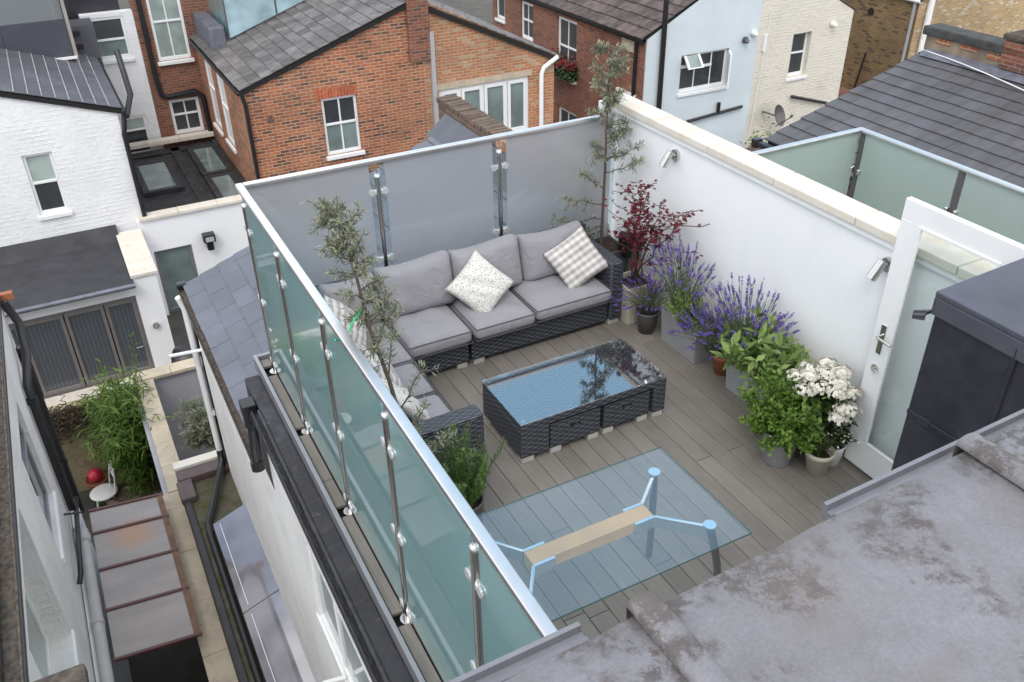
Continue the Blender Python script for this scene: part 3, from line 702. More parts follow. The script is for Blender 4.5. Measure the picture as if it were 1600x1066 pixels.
se = thing('stair_enclosure', (4.0, 1.6, 0), 'dark lead clad stair enclosure next to the open white door', 'stair enclosure')
wl = MB(); wl.box(3.62, 3.74, .70, 2.40, -.02, 1.93); wl.box(3.74, 4.29, 2.28, 2.40, 1.90, 1.94); wl.box(4.30, 4.418, .7, 2.40, -.02, 1.93)
wl.build('cladding', M['lead_dark'], se, bevel=.006, seg=1)
for y in (1.945, 1.20): MB().tube([(3.617, y, 0), (3.617, y, 1.90)], .013, 8).build('standing_seam', M['lead_dark'], se)
MB().box(3.612, 3.6195, .72, 2.398, 1.235, 1.262).build('sheet_lap', M['lead_dark'], se, bevel=.002, seg=1)
for (y, z) in ((2.30, 1.90), (2.13, 1.90), (2.28, 1.25), (2.10, 1.25)):
    box(3.6085, 3.6175, y - .03, y + .03, z - .025, z + .02).build('lead_clip', M['lead_dark'], se, bevel=.002, seg=1)
tp = MB(); tp.prism([(3.606, .70, 1.945), (3.606, 2.416, 1.945), (4.415, 2.416, 1.975), (4.415, .70, 1.975)], (0, 0, .03)); tp.box(3.606, 3.618, .70, 2.415, 1.845, 1.944); tp.box(3.606, 4.40, 2.402, 2.415, 1.855, 1.944)
tp.build('roof_sheet', M['lead_top'], se, bevel=.006, seg=2)
box(3.75, 4.29, .8, 2.2, .0, .02).build('threshold', M['dark'], se)
sp_ = MB(); sp_.prism([(3.598, 2.425, 1.855), (3.598, 2.49, 1.82), (3.585, 2.50, 1.80), (3.585, 2.43, 1.83)], (.05, .0, .0)); sp_.prism([(3.594, 2.43, 1.80), (3.594, 2.50, 1.775), (3.594, 2.50, 1.825), (3.594, 2.43, 1.858)], (.006, 0, 0)); sp_.build('lead_spout', M['lead_top'], se)

# ---- lead dormer roof in front of the viewer
dm = thing('dormer', (.6, -.8, 3.2), 'weathered lead dormer roof with rolled seams close to the viewer', 'dormer roof')
dro = MB(); rnd = random.Random(11)
def ey(x): return .628 + .035 * (x - .3)
nx, ny = 60, 50; vs = []
for j in range(ny + 1):
    for i in range(nx + 1):
        x = -1.2 + 3.8 * i / nx; t = j / ny; y = ey(x) - t * 3.2
        z = 3.2 + (.004 * math.sin(3.1 * x + 2.2 * y) + .002 * math.sin(7.3 * x - 5 * y + 1) + .0015 * math.sin(13 * y + 4 * x)) * min(1, .25 + 2 * t)
        if t < .02: z -= .006; y += .002 * math.sin(40 * x)
        vs.append((x, y, z))
n_ = len(vs)
for j in (0,):
    for i in range(nx + 1):
        x = -1.2 + 3.8 * i / nx; vs.append((x, ey(x) + .004 + .003 * math.sin(23 * x), 3.185)); 
    for i in range(nx + 1):
        x = -1.2 + 3.8 * i / nx; vs.append((x, ey(x) + .006 + .004 * math.sin(17 * x), 3.10))
fs = [(j * (nx + 1) + i, (j + 1) * (nx + 1) + i, (j + 1) * (nx + 1) + i + 1, j * (nx + 1) + i + 1) for j in range(ny) for i in range(nx)]
fs += [(i, i + 1, n_ + i + 1, n_ + i) for i in range(nx)] + [(n_ + i, n_ + i + 1, n_ + nx + 2 + i, n_ + nx + 1 + i) for i in range(nx)]
dro.add(vs, fs, True); dro.build('lead_roof', M['lead'], dm)
def roll(xc, w):
    mb = MB(); pts = []; prof = []
    m = 40; vs = []; n = 9
    for j in range(m + 1):
        t = j / m; y = ey(xc) + .012 - t * 2.4; cx = xc + .004 * math.sin(8 * y) ; hh = .017 + .002 * math.sin(11 * y)
        if j == 0: hh *= .75
        for k in range(n + 1):
            a = math.pi * k / n; ww = w / 2 * (1 + .05 * math.sin(9 * y + k))
            vs.append((cx - ww * math.cos(a) * (1 if .15 < k / n < .85 else 1.25), y, 3.203 + hh * math.sin(a) ** .4))
    b = n + 1
    mb.add(vs, [(j * b + k, j * b + k + 1, (j + 1) * b + k + 1, (j + 1) * b + k) for j in range(m) for k in range(n)], True)
    mb.add([vs[k] for k in range(b)] + [(xc - w * .5, vs[0][1] + .004, 3.13), (xc + w * .5, vs[0][1] + .004, 3.13)], [tuple(range(b)) + (b + 1, b)], False)
    mb.build('lead_roll', M['lead'], dm)
roll(.525, .036); roll(1.19, .036); roll(-.14, .036); roll(1.855, .036)
TRP = [(.64, 3.08), (.738, 3.08), (.738, 3.112), (.73, 3.112), (.728, 3.10), (.716, 3.10), (.714, 3.107), (.706, 3.107), (.704, 3.098), (.64, 3.098)]
MB().prism([(.96, a, b) for a, b in TRP], (1.4, .03, 0)).build('drip_tray', M['tray'], dm)
MB().prism([(-.8, a - .034, b) for a, b in TRP], (1.272, .018, 0)).build('drip_tray', M['tray'], dm)
box(-1.1, 3.2, -2.4, .60, 2.2, 3.08).build('dormer_wall', M['lead_dark'], dm)
# ================================================================ setting around the terrace
tag(box(-150, 150, -60, 250, -6.4, -6.0).build('ground', plain('dark_yard_ground', (.075, .068, .058), .9, .3, 1.5, bump=.3)), 'dark yard ground between the houses', 'ground', kind='structure')
tag(box(-1.15, .0, 10.5, 13.3, -5.99, -5.96).build('lawn', plain('dark_artificial_turf', (.018, .04, .014), .95, .4, 40, bump=.8, bscale=120)), 'dark green turf of the small garden', 'grass', kind='structure')

# ---- the house below the terrace
oh = thing('outrigger_house', (2.6, 8, -6), 'white painted rear wing beneath the terrace with a smooth slate roof', 'house')
ow = MB()
wall(ow, ('x-', .80), .3, 6.02, -6, -.17, [(3.55, 5.02, -1.52, -.64), (2.2, 3.2, -1.52, -.64)], .3); wall(ow, ('x-', .80), 6.02, 6.30, -6, -1.0, [], .3)
wall(ow, ('x-', .80), 6.3, 10.25, -6, -1.0, [], .3)
ow.prism([(.80, 10.0, -6), (4.5, 10.0, -6), (4.5, 10.0, .20), (.80, 10.0, -1.01)], (0, .25, 0)); ow.box(1.13, 4.4, 6.36, 6.46, -1.2, -.31)
ow.build('wall', M['own_brick'], oh)
window(oh, ('x-', .80), 3.55, 5.02, -1.52, -.64, M['pane_pale'], bars=(4.41,), fw=.045, rec=.012, sd=.01)
window(oh, ('x-', .80), 2.2, 3.2, -1.52, -.64, M['pane_pale'], bars=(2.7,), fw=.045, rec=.012, sd=.01)
P0 = Vector((.79, 6.47, -1.0)); P1 = Vector((4.40, 6.47, .36)); V = (P1 - P0)
ub = MB(); ub.prism([(.82, 6.47, -1.03), (4.40, 6.47, .32), (4.40, 6.47, .22), (.82, 6.47, -1.13)], (0, 3.73, 0)); ub.build('roof_deck', M['dark'], oh)
slates('roof', M['slate_new'], oh, P0, (0, 1, 0), V, 3.75, V.length, .42, .235, .007, .004, .006, 2)
rd = MB(); rd.prism([(4.13, 6.5, .27), (4.42, 6.5, .50), (4.43, 6.5, .50), (4.43, 6.5, .2)], (0, 3.84, 0)); rd.build('lead_flashing', plain('dark_grey_flashing', (.085, .09, .105), .5, .15, 4), oh)
g = MB()
for (xc, zc, ya, yb) in ((.775, -1.01, 6.55, 10.25),):
    n = 8; vs = []
    for y in (ya, yb):
        for k in range(n + 1):
            a = math.pi + math.pi * k / n; vs.append((xc + .062 * math.cos(a), y, zc + .062 * math.sin(a)))
        for k in range(n + 1):
            a = 2 * math.pi - math.pi * k / n; vs.append((xc + .052 * math.cos(a), y, zc + .052 * math.sin(a) + .004))
    b = 2 * (n + 1); g.add(vs, [(k, (k + 1) % b, b + (k + 1) % b, b + k) for k in range(b)], True)
g.box(.72, .83, 10.235, 10.25, -1.08, -1.0); g.box(.735, .815, 6.58, 10.22, -1.065, -1.042)
gu = g.build('gutter', M['mossy'], oh)
MB().box(.71, .84, 10.18, 10.30, -1.10, -.96).build('gutter_stop', M['black_plastic'], gu, bevel=.02)
p = MB(); pipe(p, [(.70, 10.15, -1.1), (.745, 10.16, -1.28), (.745, 10.16, -3.55)], .042, 12); p.box(.735, .80, 10.12, 10.20, -2.9, -2.84); p.build('downpipe', M['upvc'], oh)
p = MB(); pipe(p, [(.80, 9.9, -1.75), (.42, 9.9, -1.72)], .022, 8); p.build('overflow_pipe', M['upvc'], oh)
p = MB(); pipe(p, [(.745, 10.16, -3.5), (.735, 10.10, -3.66), (.42, 9.25, -3.70), (.33, 9.08, -3.74), (.31, 8.9, -3.755), (.31, 3.2, -3.76)], .045, 12); p.build('waste_pipe', M['black_plastic'], oh)
# apron and upper gutter along the terrace edge
ap = MB(); ap.box(.80, .924, .5, 6.02, -.16, -.075); ap.box(.80, .924, 6.02, 6.47, -1.0, -.08)
ap.build('lead_apron', M['bitumen'], oh, bevel=.012)
ag = MB(); ag.box(.746, .799, .5, 5.98, -.165, -.125); ag.box(.733, .7455, .5, 5.98, -.165, -.075); ag.tube([(.795, .5, -.085), (.795, 5.95, -.085)], .020, 8)
ag.build('upper_gutter', M['bitumen'], oh, bevel=.006)
pj = MB(); pipe(pj, [(.755, 6.0, -.16), (.745, 6.08, -.22), (.735, 6.10, -.34), (.71, 6.02, -.50), (.70, 5.98, -.62)], .042, 12); pj.tube([(.735, 6.10, -.30), (.735, 6.10, -.22)], .056, 14); pj.box(.68, .79, 6.02, 6.16, -.20, -.06); pj.tube([(.70, 5.985, -.58), (.70, 5.97, -.66)], .055, 14)
pj.build('gutter_outlet', M['black_plastic'], oh, bevel=.006)
p = MB(); pipe(p, [(.72, 3.75, -.9), (.70, 3.65, -1.2), (.73, 3.5, -1.5), (.75, 3.4, -3.6)], .045, 12); p.build('soil_pipe', M['black_plastic'], oh)
pipe(MB(), [(.80, 4.35, -1.5), (.63, 4.36, -1.48)], .018, 8).build('vent_pipe', M['upvc'], oh)

pwl = thing('parapet_wall', (4.55, 9.5, .2), 'sooty brick parapet on the slate roof with a patch of new orange brick', 'parapet')
pb = MB(); pb.box(4.44, 4.70, 8.95, 10.62, -.6, .56); pb.build('wall', M['old_brick'], pwl, bevel=.01)
rr = random.Random(3); c = MB(); y = 8.96
while y < 10.6:
    c.obox((4.57 + rr.uniform(-.01, .01), y + .035, .595 + rr.uniform(-.008, .008)), (.135, rr.uniform(-.01, .01), 0), (0, .032, 0), (0, 0, .034)); y += .078
c.build('brick_coping', M['old_brick'], pwl, bevel=.012)
c = MB(); y = 8.32
while y < 8.92:
    c.obox((4.57, y + .035, .59), (.14, 0, 0), (0, .033, 0), (0, 0, .036)); y += .077
c.build('new_brick_coping', M['cap_brick'], pwl, bevel=.008); box(4.44, 4.70, 8.30, 8.945, -.6, .55).build('new_brick_pier', M['cap_brick'], pwl)

# ---- side return: mossy flat roof with two skylights, olive yard
sr = thing('side_extension', (.45, 7, -6), 'mossy flat roofed side extension squeezed against the white house wall', 'extension')
def moss():
    t = NT('mossy_gravel_roof'); p = t.pos()
    c = t.mix(t.ramp(t.noise(p, 5, 5, .65), (.4, 0.), (.62, 1.)), (.10, .088, .07), (.055, .062, .018))
    c = t.mix(t.ramp(t.noise(p, 46, 3), (.62, 0.), (.72, .7)), c, (.28, .20, .12)); t.set(Base_Color=c, Roughness=.95); t.bump(t.noise(p, 60, 3), .6, .01); return t.m
box(.13, .80, 2.5, 10.2, -6, -3.80).build('roof', moss(), sr)
box(.135, .215, 2.5, 10.15, -3.797, -3.745).build('felt_edge', M['felt'], sr, bevel=.02)
fb = MB(); fb.box(.14, .80, 10.02, 10.24, -3.797, -3.69); fb.box(.10, .30, 9.62, 10.02, -3.796, -3.70); fb.build('brown_flashing', plain('brown_flashing', (.085, .055, .055), .5, .2, 6), sr, bevel=.02)
box(.13, .80, 10.25, 10.40, -6, -3.66).build('kerb', M['coping'], sr, bevel=.006)
def skl(y0, y1, lab):
    t = thing('skylight', (.62, (y0 + y1) / 2, -3.75), lab, 'skylight', 'long skylights over the side extension')
    f = MB(); f.prism([(.38, y0, -3.79), (.38, y0, -3.68), (.42, y0, -3.66), (.42, y0, -3.79)], (0, y1 - y0, 0)); f.prism([(.74, y0, -3.79), (.74, y0, -3.54), (.79, y0, -3.52), (.79, y0, -3.79)], (0, y1 - y0, 0))
    for yy in (y0, y1 - .03): f.prism([(.42, yy, -3.79), (.42, yy, -3.665), (.74, yy, -3.545), (.74, yy, -3.79)], (0, .03, 0))
    f.build('frame', M['upvc'] if False else M['alu'], t, bevel=.004, seg=1)
    gq = MB(); gq.prism([(.37, y0 - .005, -3.672), (.80, y0 - .005, -3.512), (.80, y0 - .005, -3.50), (.37, y0 - .005, -3.66)], (0, y1 - y0 + .01, 0))
    gq.build('glass_pane', sk_m, t)
    MB().prism([(.445, y0 + .06, -3.632), (.452, y0 + .06, -3.629), (.452, y0 + .06, -3.624), (.445, y0 + .06, -3.627)], (0, y1 - y0 - .12, 0)).build('glazing_line', M['upvc'], t)
sk_m = pane('lilac_skylight_glass', (.19, .18, .205), .02, 2.3)
skl(7.36, 8.93, 'long glass skylight at the far end of the mossy side roof'); skl(5.3, 7.33, 'long glass skylight nearer the viewer on the mossy side roof')

# ---- garden walls
gw = thing('garden_wall', (0, 9, -6), 'long garden wall with buff stone coping between the conservatory and side extension', 'garden wall')
box(-.09, .09, 3, 13.4, -6, -4.16).build('wall', M['grey_render'], gw)
stones(MB(), 'y', 3, 10.35, -.16, .125, -4.155, -4.10, .88, seed=6).build('coping', M['coping_old'], gw, bevel=.006)
stones(MB(), 'y', 10.36, 13.36, -.02, .24, -4.153, -4.098, .62, seed=8).build('coping', M['coping_old'], gw, bevel=.006)
bw = thing('boundary_wall', (.4, 13.5, -6), 'grey rendered boundary wall with pale stone coping behind the olive tree', 'garden wall')
box(.25, 1.7, 13.46, 13.62, -6, -4.15).build('wall', M['grey_render'], bw)
stones(MB(), 'x', -.06, 1.7, 13.38, 13.66, -4.147, -4.09, .6, seed=9).build('coping', M['coping_old'], bw, bevel=.006)
gb = thing('garden_brick_wall', (-.9, 13.5, -6), 'pale yellow brick garden wall topped with dry climber stems', 'garden wall')
box(-3.5, -.08, 13.5, 13.68, -6, -4.32).build('wall', M['garden_brick'], gb)
cl = MB(); rc = random.Random(4)
for i in range(260):
    x = rc.uniform(-1.6, -.1); y = 13.46 + rc.uniform(-.10, .05); z = -4.28 + rc.uniform(-.42, .10)
    pts = [Vector((x, y, z))]
    for q in range(4): pts.append(pts[-1] + Vector((rc.uniform(-.10, .10), rc.uniform(-.05, .03), rc.uniform(-.07, .07))))
    cl.tube(pts, .008, 4, cap=False)
cl.build('dry_stems', plain('dry_stems', (.10, .070, .05), .95, .4, 20), gb)
cs = MB()
for i in range(900):
    x = rc.uniform(-1.6, .0); p = Vector((x, 13.44 + rc.uniform(-.08, .03), -4.32 - abs(rc.gauss(0, .24))))
    cs.leaf(p, Vector((rc.uniform(-1, 1), -.2, rc.uniform(-1, .3))), Vector((0, -1, .3)), .07, .04)
cs.build('dead_leaves', leafmat('dead_climber_leaves', (.06, .045, .03), (.13, .095, .065), .9, .1), gb)

# ---- the neighbouring rear wing along the picture's left edge
lh = thing('neighbour_house', (-3, 7, -6), 'white painted neighbour wall with black pipes and a tiled roof edge', 'house')
lw = MB(); wall(lw, ('x+', -1.2), 2.0, 10.9, -6, -1.0, [(8.2, 9.3, -2.75, -1.42), (5.4, 7.1, -2.80, -1.15)], .3); lw.box(-6, -1.51, 10.6, 10.9, -6, -1.0); lw.box(-6.0, -1.51, 2.0, 2.2, -6, -1.0)
lw.build('wall', M['own_brick'], lh)
window(lh, ('x+', -1.2), 8.2, 9.3, -2.75, -1.42, M['pane_dark'], cross=(-1.85,), rec=.05, mat=M['alu'], sillmat=M['white_render'], sd=.025)
window(lh, ('x+', -1.2), 5.4, 7.1, -2.80, -1.15, M['pane_green'], bars=(6.2,), rec=.20, sd=.02, sillmat=M['white_render'])
P0 = Vector((-1.35, 2, -.90)); P1 = Vector((-4.75, 2, .45)); V = P1 - P0
MB().prism([(-1.36, 2, -.93), (-4.75, 2, .41), (-4.75, 2, .31), (-1.36, 2, -1.03)], (0, 8.95, 0)).build('roof_deck', M['dark'], lh)
slates('roof', M['clay_tile'], lh, P0, (0, 1, 0), V, 8.95, V.length, .17, .11, .012, .006, .005, 5)
g = MB(); g.box(-1.33, -1.215, 2.0, 10.95, -.985, -.97); g.box(-1.214, -1.195, 2.0, 10.95, -.985, -.92); g.box(-1.345, -1.331, 2.0, 10.95, -.985, -.905); g.build('gutter', M['mossy'], lh, bevel=.006)
g = MB(); g.box(-1.194, -1.18, 2.0, 10.95, -.99, -.93); g.build('gutter_lip', M['black_plastic'], lh)
box(-1.36, -1.05, 10.97, 11.05, -1.06, -.96).build('end_board', M['terracotta'], lh, bevel=.008)
p = MB(); pipe(p, [(-1.16, 10.85, -1.0), (-1.08, 10.85, -1.3), (-1.08, 10.5, -1.55), (-1.14, 10.05, -1.72), (-1.14, 10.0, -1.95), (-1.14, 9.95, -3.55)], .05, 12, [(-1.14, 10.0, -1.9)]); p.build('downpipe', M['black_plastic'], lh)
p = MB(); pipe(p, [(-1.15, 10.80, -1.6), (-1.15, 10.80, -4.3)], .05, 12, [(-1.15, 10.8, -1.75), (-1.15, 10.8, -3.4)]); p.build('soil_pipe', M['black_plastic'], lh)
p = MB(); pipe(p, [(-1.13, 10.6, -3.9), (-1.10, 9.9, -3.55), (-1.10, 8.95, -3.32), (-1.12, 8.45, -3.3), (-1.16, 8.4, -3.4)], .03, 8); p.tube([(-1.2, 9.5, -3.25), (-1.0, 9.5, -3.3)], .014, 6); p.build('waste_pipe', M['black_plastic'], lh)
cap = thing('stone_chimney', (-.9, 3.2, .9), 'mossy stone coping of a chimney breast at the lower edge', 'coping stone')
box(-.98, -.62, 3.05, 3.40, -.6, .48).build('stack', M['old_brick'], cap); box(-1.02, -.58, 3.0, 3.45, .485, .56).build('cap_stone', M['mossy'], cap, bevel=.02)

# ---- lean-to conservatory roof
cv = thing('conservatory', (-.6, 8.8, -6), 'lean-to conservatory roof of cloudy sheets and dark red bars', 'conservatory')
def poly_mat():
    t = NT('cloudy_polycarbonate'); p = t.pos(); sx = t.n('Mapping'); sx.inputs['Scale'].default_value = (.8, 2.2, 1); t.l(p, sx.inputs[0])
    c = t.mix(t.ramp(t.noise(sx.outputs[0], 1.5, 3, .5), (.3, 0.), (.75, 1.)), (.29, .25, .232), (.18, .148, .132))
    v = t.n('VectorMath', operation='DISTANCE'); t.l(p, v.inputs[0]); v.inputs[1].default_value = (-.55, 9.45, -3.83)
    r_ = t.math('ADD', v.outputs['Value'], t.math('MULTIPLY', t.noise(p, 7, 4), .35))
    c = t.mix(t.ramp(r_, (.28, .85), (.52, 0.)), c, (.36, .17, .07))
    t.set(Base_Color=c, Roughness=.35, Coat_Weight=.5, Coat_Roughness=.08); t.bump(t.noise(sx.outputs[0], 5, 2), .06, .01); return t.m
pm_ = poly_mat(); YB = [10.1, 9.64, 8.95, 8.26, 7.5]
for a, b in zip(YB[:-1], YB[1:]):
    MB().prism([(-.99, b + .02, -3.81), (-.10, b + .02, -3.90), (-.10, b + .02, -3.885), (-.99, b + .02, -3.795)], (0, a - b - .04, 0)).build('roof_sheet', pm_, cv)
dkr = plain('dark_red_bar', (.085, .022, .022), .4, .15, 8); br = plain('stained_timber', (.15, .085, .055), .8, .3, 12)
for y in YB: MB().prism([(-1.0, y - .02, -3.81), (-.09, y - .02, -3.90), (-.09, y - .02, -3.865), (-1.0, y - .02, -3.775)], (0, .04, 0)).build('glazing_bar', dkr, cv, bevel=.004, seg=1)
for a, b in zip(YB[:-1], YB[1:]): MB().prism([(-.17, b + .02, -3.874), (-.10, b + .02, -3.881), (-.10, b + .02, -3.872), (-.17, b + .02, -3.865)], (0, a - b - .04, 0)).build('edge_board', br, cv)
box(-1.19, -1.105, 2.5, 10.3, -6, -3.72).build('wall_plate', M['white_render'], cv)
pv = MB(); pipe(pv, [(-1.13, 9.75, -3.74), (-1.085, 9.6, -3.68), (-1.08, 9.45, -3.665), (-1.08, 3.0, -3.665)], .066, 16); pv.tube([(-1.08, 9.5, -3.665), (-1.08, 9.36, -3.665)], .077, 16); pv.tube([(-1.08, 8.0, -3.665), (-1.08, 7.94, -3.665)], .075, 16)
pv.build('drain_pipe', plain('grey_drain_pipe', (.40, .39, .38), .5, .08, 6), cv)
box(-1.1, -.1, 4.0, 7.4, -4.9, -4.8).build('lower_roof', M['felt'], cv); box(-.62, -.22, 6.0, 6.9, -4.78, -4.74).build('roof_window', M['pane_green'], cv)

# ---- garden things
bc = thing('bistro_chair', (-.95, 12.72, -6), 'white round seated bistro chair in the small garden', 'chair')
wm = plain('white_chair_paint', (.75, .73, .70), .5, .05, 8)
MB().lathe([(0, .455), (.20, .455), (.215, .445), (.215, .435), (.2, .43), (0, .43)], (-.95, 12.72, -6), 28).build('seat', wm, bc)
b_ = MB(); b_.tube([(-.78, 12.64, -5.57), (-.74, 12.67, -5.35), (-.70, 12.70, -5.12), (-.70, 12.82, -5.08), (-.74, 12.89, -5.12), (-.80, 12.86, -5.35), (-.84, 12.84, -5.57)], .014, 8); b_.prism([(-.735, 12.68, -5.33), (-.70, 12.71, -5.13), (-.74, 12.87, -5.13), (-.775, 12.84, -5.33)], (.008, .004, 0)); b_.build('backrest', wm, bc)
for dx, dy in ((-.14, -.14), (.14, -.14), (.14, .14), (-.14, .14)): MB().tube([(-.95 + dx * .8, 12.72 + dy * .8, -5.57), (-.95 + dx * 1.3, 12.72 + dy * 1.3, -6)], .011, 8).build('leg', wm, bc)
tp_ = thing('terracotta_bowl', (-1.03, 13.28, -5.9), 'round terracotta bowl planter by the yellow brick wall', 'plant pot')
MB().lathe([(0, 0), (.13, 0), (.19, .22), (.20, .24), (.17, .24), (.16, .2), (0, .19)], (-1.03, 13.28, -5.9), 26).build('pot', M['terracotta'], tp_)
tag(MB().lathe([(.118 * math.sin(math.pi * i / 14), -.118 * math.cos(math.pi * i / 14)) for i in range(15)], (-1.03, 13.28, -5.59), 24).build('red_ball', plain('glossy_pink_red', (.62, .04, .07), .2, .05, 5)), 'shiny pink red ball resting in the terracotta bowl', 'ball')
bq = thing('covered_barbecue', (1.0, 15, -6), 'barbecue under a black cover in the yard behind the boundary wall', 'barbecue')
vs = []; n = 22
for j, (z, w) in enumerate(((-6, .42), (-5.6, .40), (-5.2, .37), (-4.9, .36), (-4.72, .30), (-4.66, .12))):
    for k in range(n):
        a = 2 * math.pi * k / n; rr_ = w * (1 + .08 * math.sin(5 * a + j) * (1 - j / 6)) / max(abs(math.cos(a)), abs(math.sin(a))) ** .6
        vs.append((1.0 + rr_ * math.cos(a), 15 + rr_ * .8 * math.sin(a), z))
m = MB(); m.add(vs, [(j * n + k, j * n + (k + 1) % n, (j + 1) * n + (k + 1) % n, (j + 1) * n + k) for j in range(5) for k in range(n)] + [tuple(range(5 * n, 6 * n))], True); m.build('cover', M['black_plastic'], bq)

# ================================================================ the houses opposite
# ---- patio extension
pe = thing('patio_extension', (-1.5, 17.5, -6), 'white garden extension with black felt roof and dark folding patio doors', 'extension')
m = MB(); wall(m, ('y', 16.7), -6, .40 + .02, -6, -3.97, [(-2.5, .40, -6, -4.23)], .3); m.box(.421, .86, 16.7, 18.86, -6, -3.86)
m.build('wall', M['white_render'], pe)
box(-6, .43, 16.46, 18.98, -3.965, -3.88).build('flat_roof', M['felt'], pe, bevel=.02); MB().prism([(-6, 18.55, -3.878), (-6, 18.98, -3.66), (-6, 18.98, -3.878)], (6.45, 0, 0)).build('roof_upstand', M['felt'], pe)
MB().tube([(-6, 16.45, -3.9), (.44, 16.45, -3.9)], .045, 10).build('roof_edge', M['lead_flash'], pe)
stones(MB(), 'y', 16.66, 18.84, .40, .90, -3.857, -3.79, .75, seed=3).build('coping', M['coping'], pe, bevel=.008)
XS = [-2.5, -1.70, -.92, -.20, .40]
fr_ = MB(); F = ('y', 16.7)
abox(fr_, F, -2.5, .40, .03, .10, -4.30, -4.232); abox(fr_, F, -2.5, .40, .03, .10, -6, -5.95); abox(fr_, F, .36, .40, .03, .10, -5.95, -4.30)
df = fr_.build('door_frame', M['alu_brown'], pe)
def door_pane_mat():
    t = NT('dark_curtained_glass'); p = t.pos(); w = t.n('TexWave', wave_type='BANDS', bands_direction='X'); w.inputs['Scale'].default_value = 4.2; w.inputs['Distortion'].default_value = 1.2; t.l(p, w.inputs['Vector'])
    c = t.mix(w.outputs['Fac'], (.050, .057, .068), (.080, .088, .10)); t.set(Base_Color=c, Roughness=.6, Coat_Weight=1, Coat_Roughness=.03); return t.m
dpm = door_pane_mat()
for a, b in zip(XS[:-1], XS[1:]):
    a += .012; b -= .04 if b > .39 else .012
    q = MB(); abox(q, F, a, a + .06, .02, .08, -5.945, -4.305); abox(q, F, b - .06, b, .02, .08, -5.945, -4.305); abox(q, F, a + .06, b - .06, .02, .08, -4.37, -4.305); abox(q, F, a + .06, b - .06, .02, .08, -5.945, -5.86)
    o = q.build('folding_door', M['alu_brown'], pe, bevel=.006, seg=1); abox(MB(), F, a + .05, b - .05, .045, .055, -5.87, -4.36).build('pane', dpm, o)
MB().tube([(.28, 16.70, -5.35), (.28, 16.66, -5.35), (.16, 16.66, -5.35)], .012, 8).build('door_handle', M['steel'], df)
box(-2.6, .45, 16.35, 16.7, -6.0, -5.98).build('step', M['coping'], pe)
wlamp = thing('wall_lamp', (.62, 16.69, -4.95), 'little steel wall lamp on the white pillar beside the patio doors', 'wall light')
MB().tube([(.62, 16.69, -4.95), (.62, 16.62, -4.95)], .06, 16).build('lamp_body', M['steel'], wlamp); MB().tube([(.62, 16.618, -4.95), (.62, 16.612, -4.95)], .045, 16).build('lens', M['pane_pale'], wlamp)

# ---- infill extension with flat roof and skylights
ie = thing('infill_extension', (2.2, 21, -6), 'white walled infill extension with black flat roof and three skylights', 'extension')
m = MB(); wall(m, ('y', 18.9), .87, 3.50, -6, -3.66, [(1.04, 1.84, -6, -4.42)], .3); m.box(.9, 1.1, 19.2, 24.2, -6, -4.0); m.build('wall', M['white_render'], ie)
stones(MB(), 'x', .91, 3.52, 18.82, 19.12, -3.655, -3.59, .8, seed=5).build('coping', M['coping'], ie, bevel=.008); stones(MB(), 'x', 1.05, 3.52, 23.95, 24.2, -3.80, -3.69, .8, seed=7).build('coping', M['coping'], ie, bevel=.008)
box(1.1, 3.53, 19.12, 23.95, -4.2, -3.95).build('flat_roof', M['bitumen'], ie); r_ = MB(); r_.box(2.32, 2.56, 19.13, 23.9, -3.948, -3.90); r_.box(3.40, 3.53, 19.13, 23.9, -3.948, -3.86); r_.box(1.1, 3.4, 23.6, 23.94, -3.948, -3.90); r_.build('upstand', M['bitumen'], ie, bevel=.02)
window(ie, ('y', 18.9), 1.04, 1.84, -6, -4.42, M['pane_green'], fw=.07, rec=.1, sill=False, name='garden_door', mat=M['alu'])
def skw(x0, x1, y0, y1, lab):
    t = thing('roof_skylight', ((x0 + x1) / 2, y0, -3.95), lab, 'skylight', 'skylights in the black infill roof')
    f = MB(); f.box(x0, x0 + .14, y0, y1, -3.948, -3.84); f.box(x1 - .14, x1, y0, y1, -3.948, -3.84); f.box(x0 + .14, x1 - .14, y0, y0 + .14, -3.948, -3.84); f.box(x0 + .14, x1 - .14, y1 - .14, y1, -3.948, -3.84)
    f.build('frame', M['bitumen'], t, bevel=.01); box(x0 + .12, x1 - .12, y0 + .12, y1 - .12, -3.88, -3.865).build('pane', M['pane_green'], t)
skw(1.26, 2.16, 20.9, 23.0, 'single skylight in the black flat roof beside the white house'); skw(2.70, 3.44, 21.4, 23.5, 'far one of two paired skylights by the brick side wall'); skw(2.70, 3.40, 19.3, 21.3, 'near one of two paired skylights by the brick side wall')
fl_ = thing('floodlight', (2.2, 18.88, -4.3), 'black floodlight on the white infill wall above the slates', 'floodlight')
MB().box(2.08, 2.34, 18.62, 18.84, -4.36, -4.18).build('housing', M['black_plastic'], fl_, bevel=.02); MB().box(2.14, 2.28, 18.70, 18.89, -4.58, -4.37).build('sensor', M['black_plastic'], fl_, bevel=.02); box(2.12, 2.30, 18.612, 18.619, -4.33, -4.22).build('lens', M['pane_pale'], fl_)

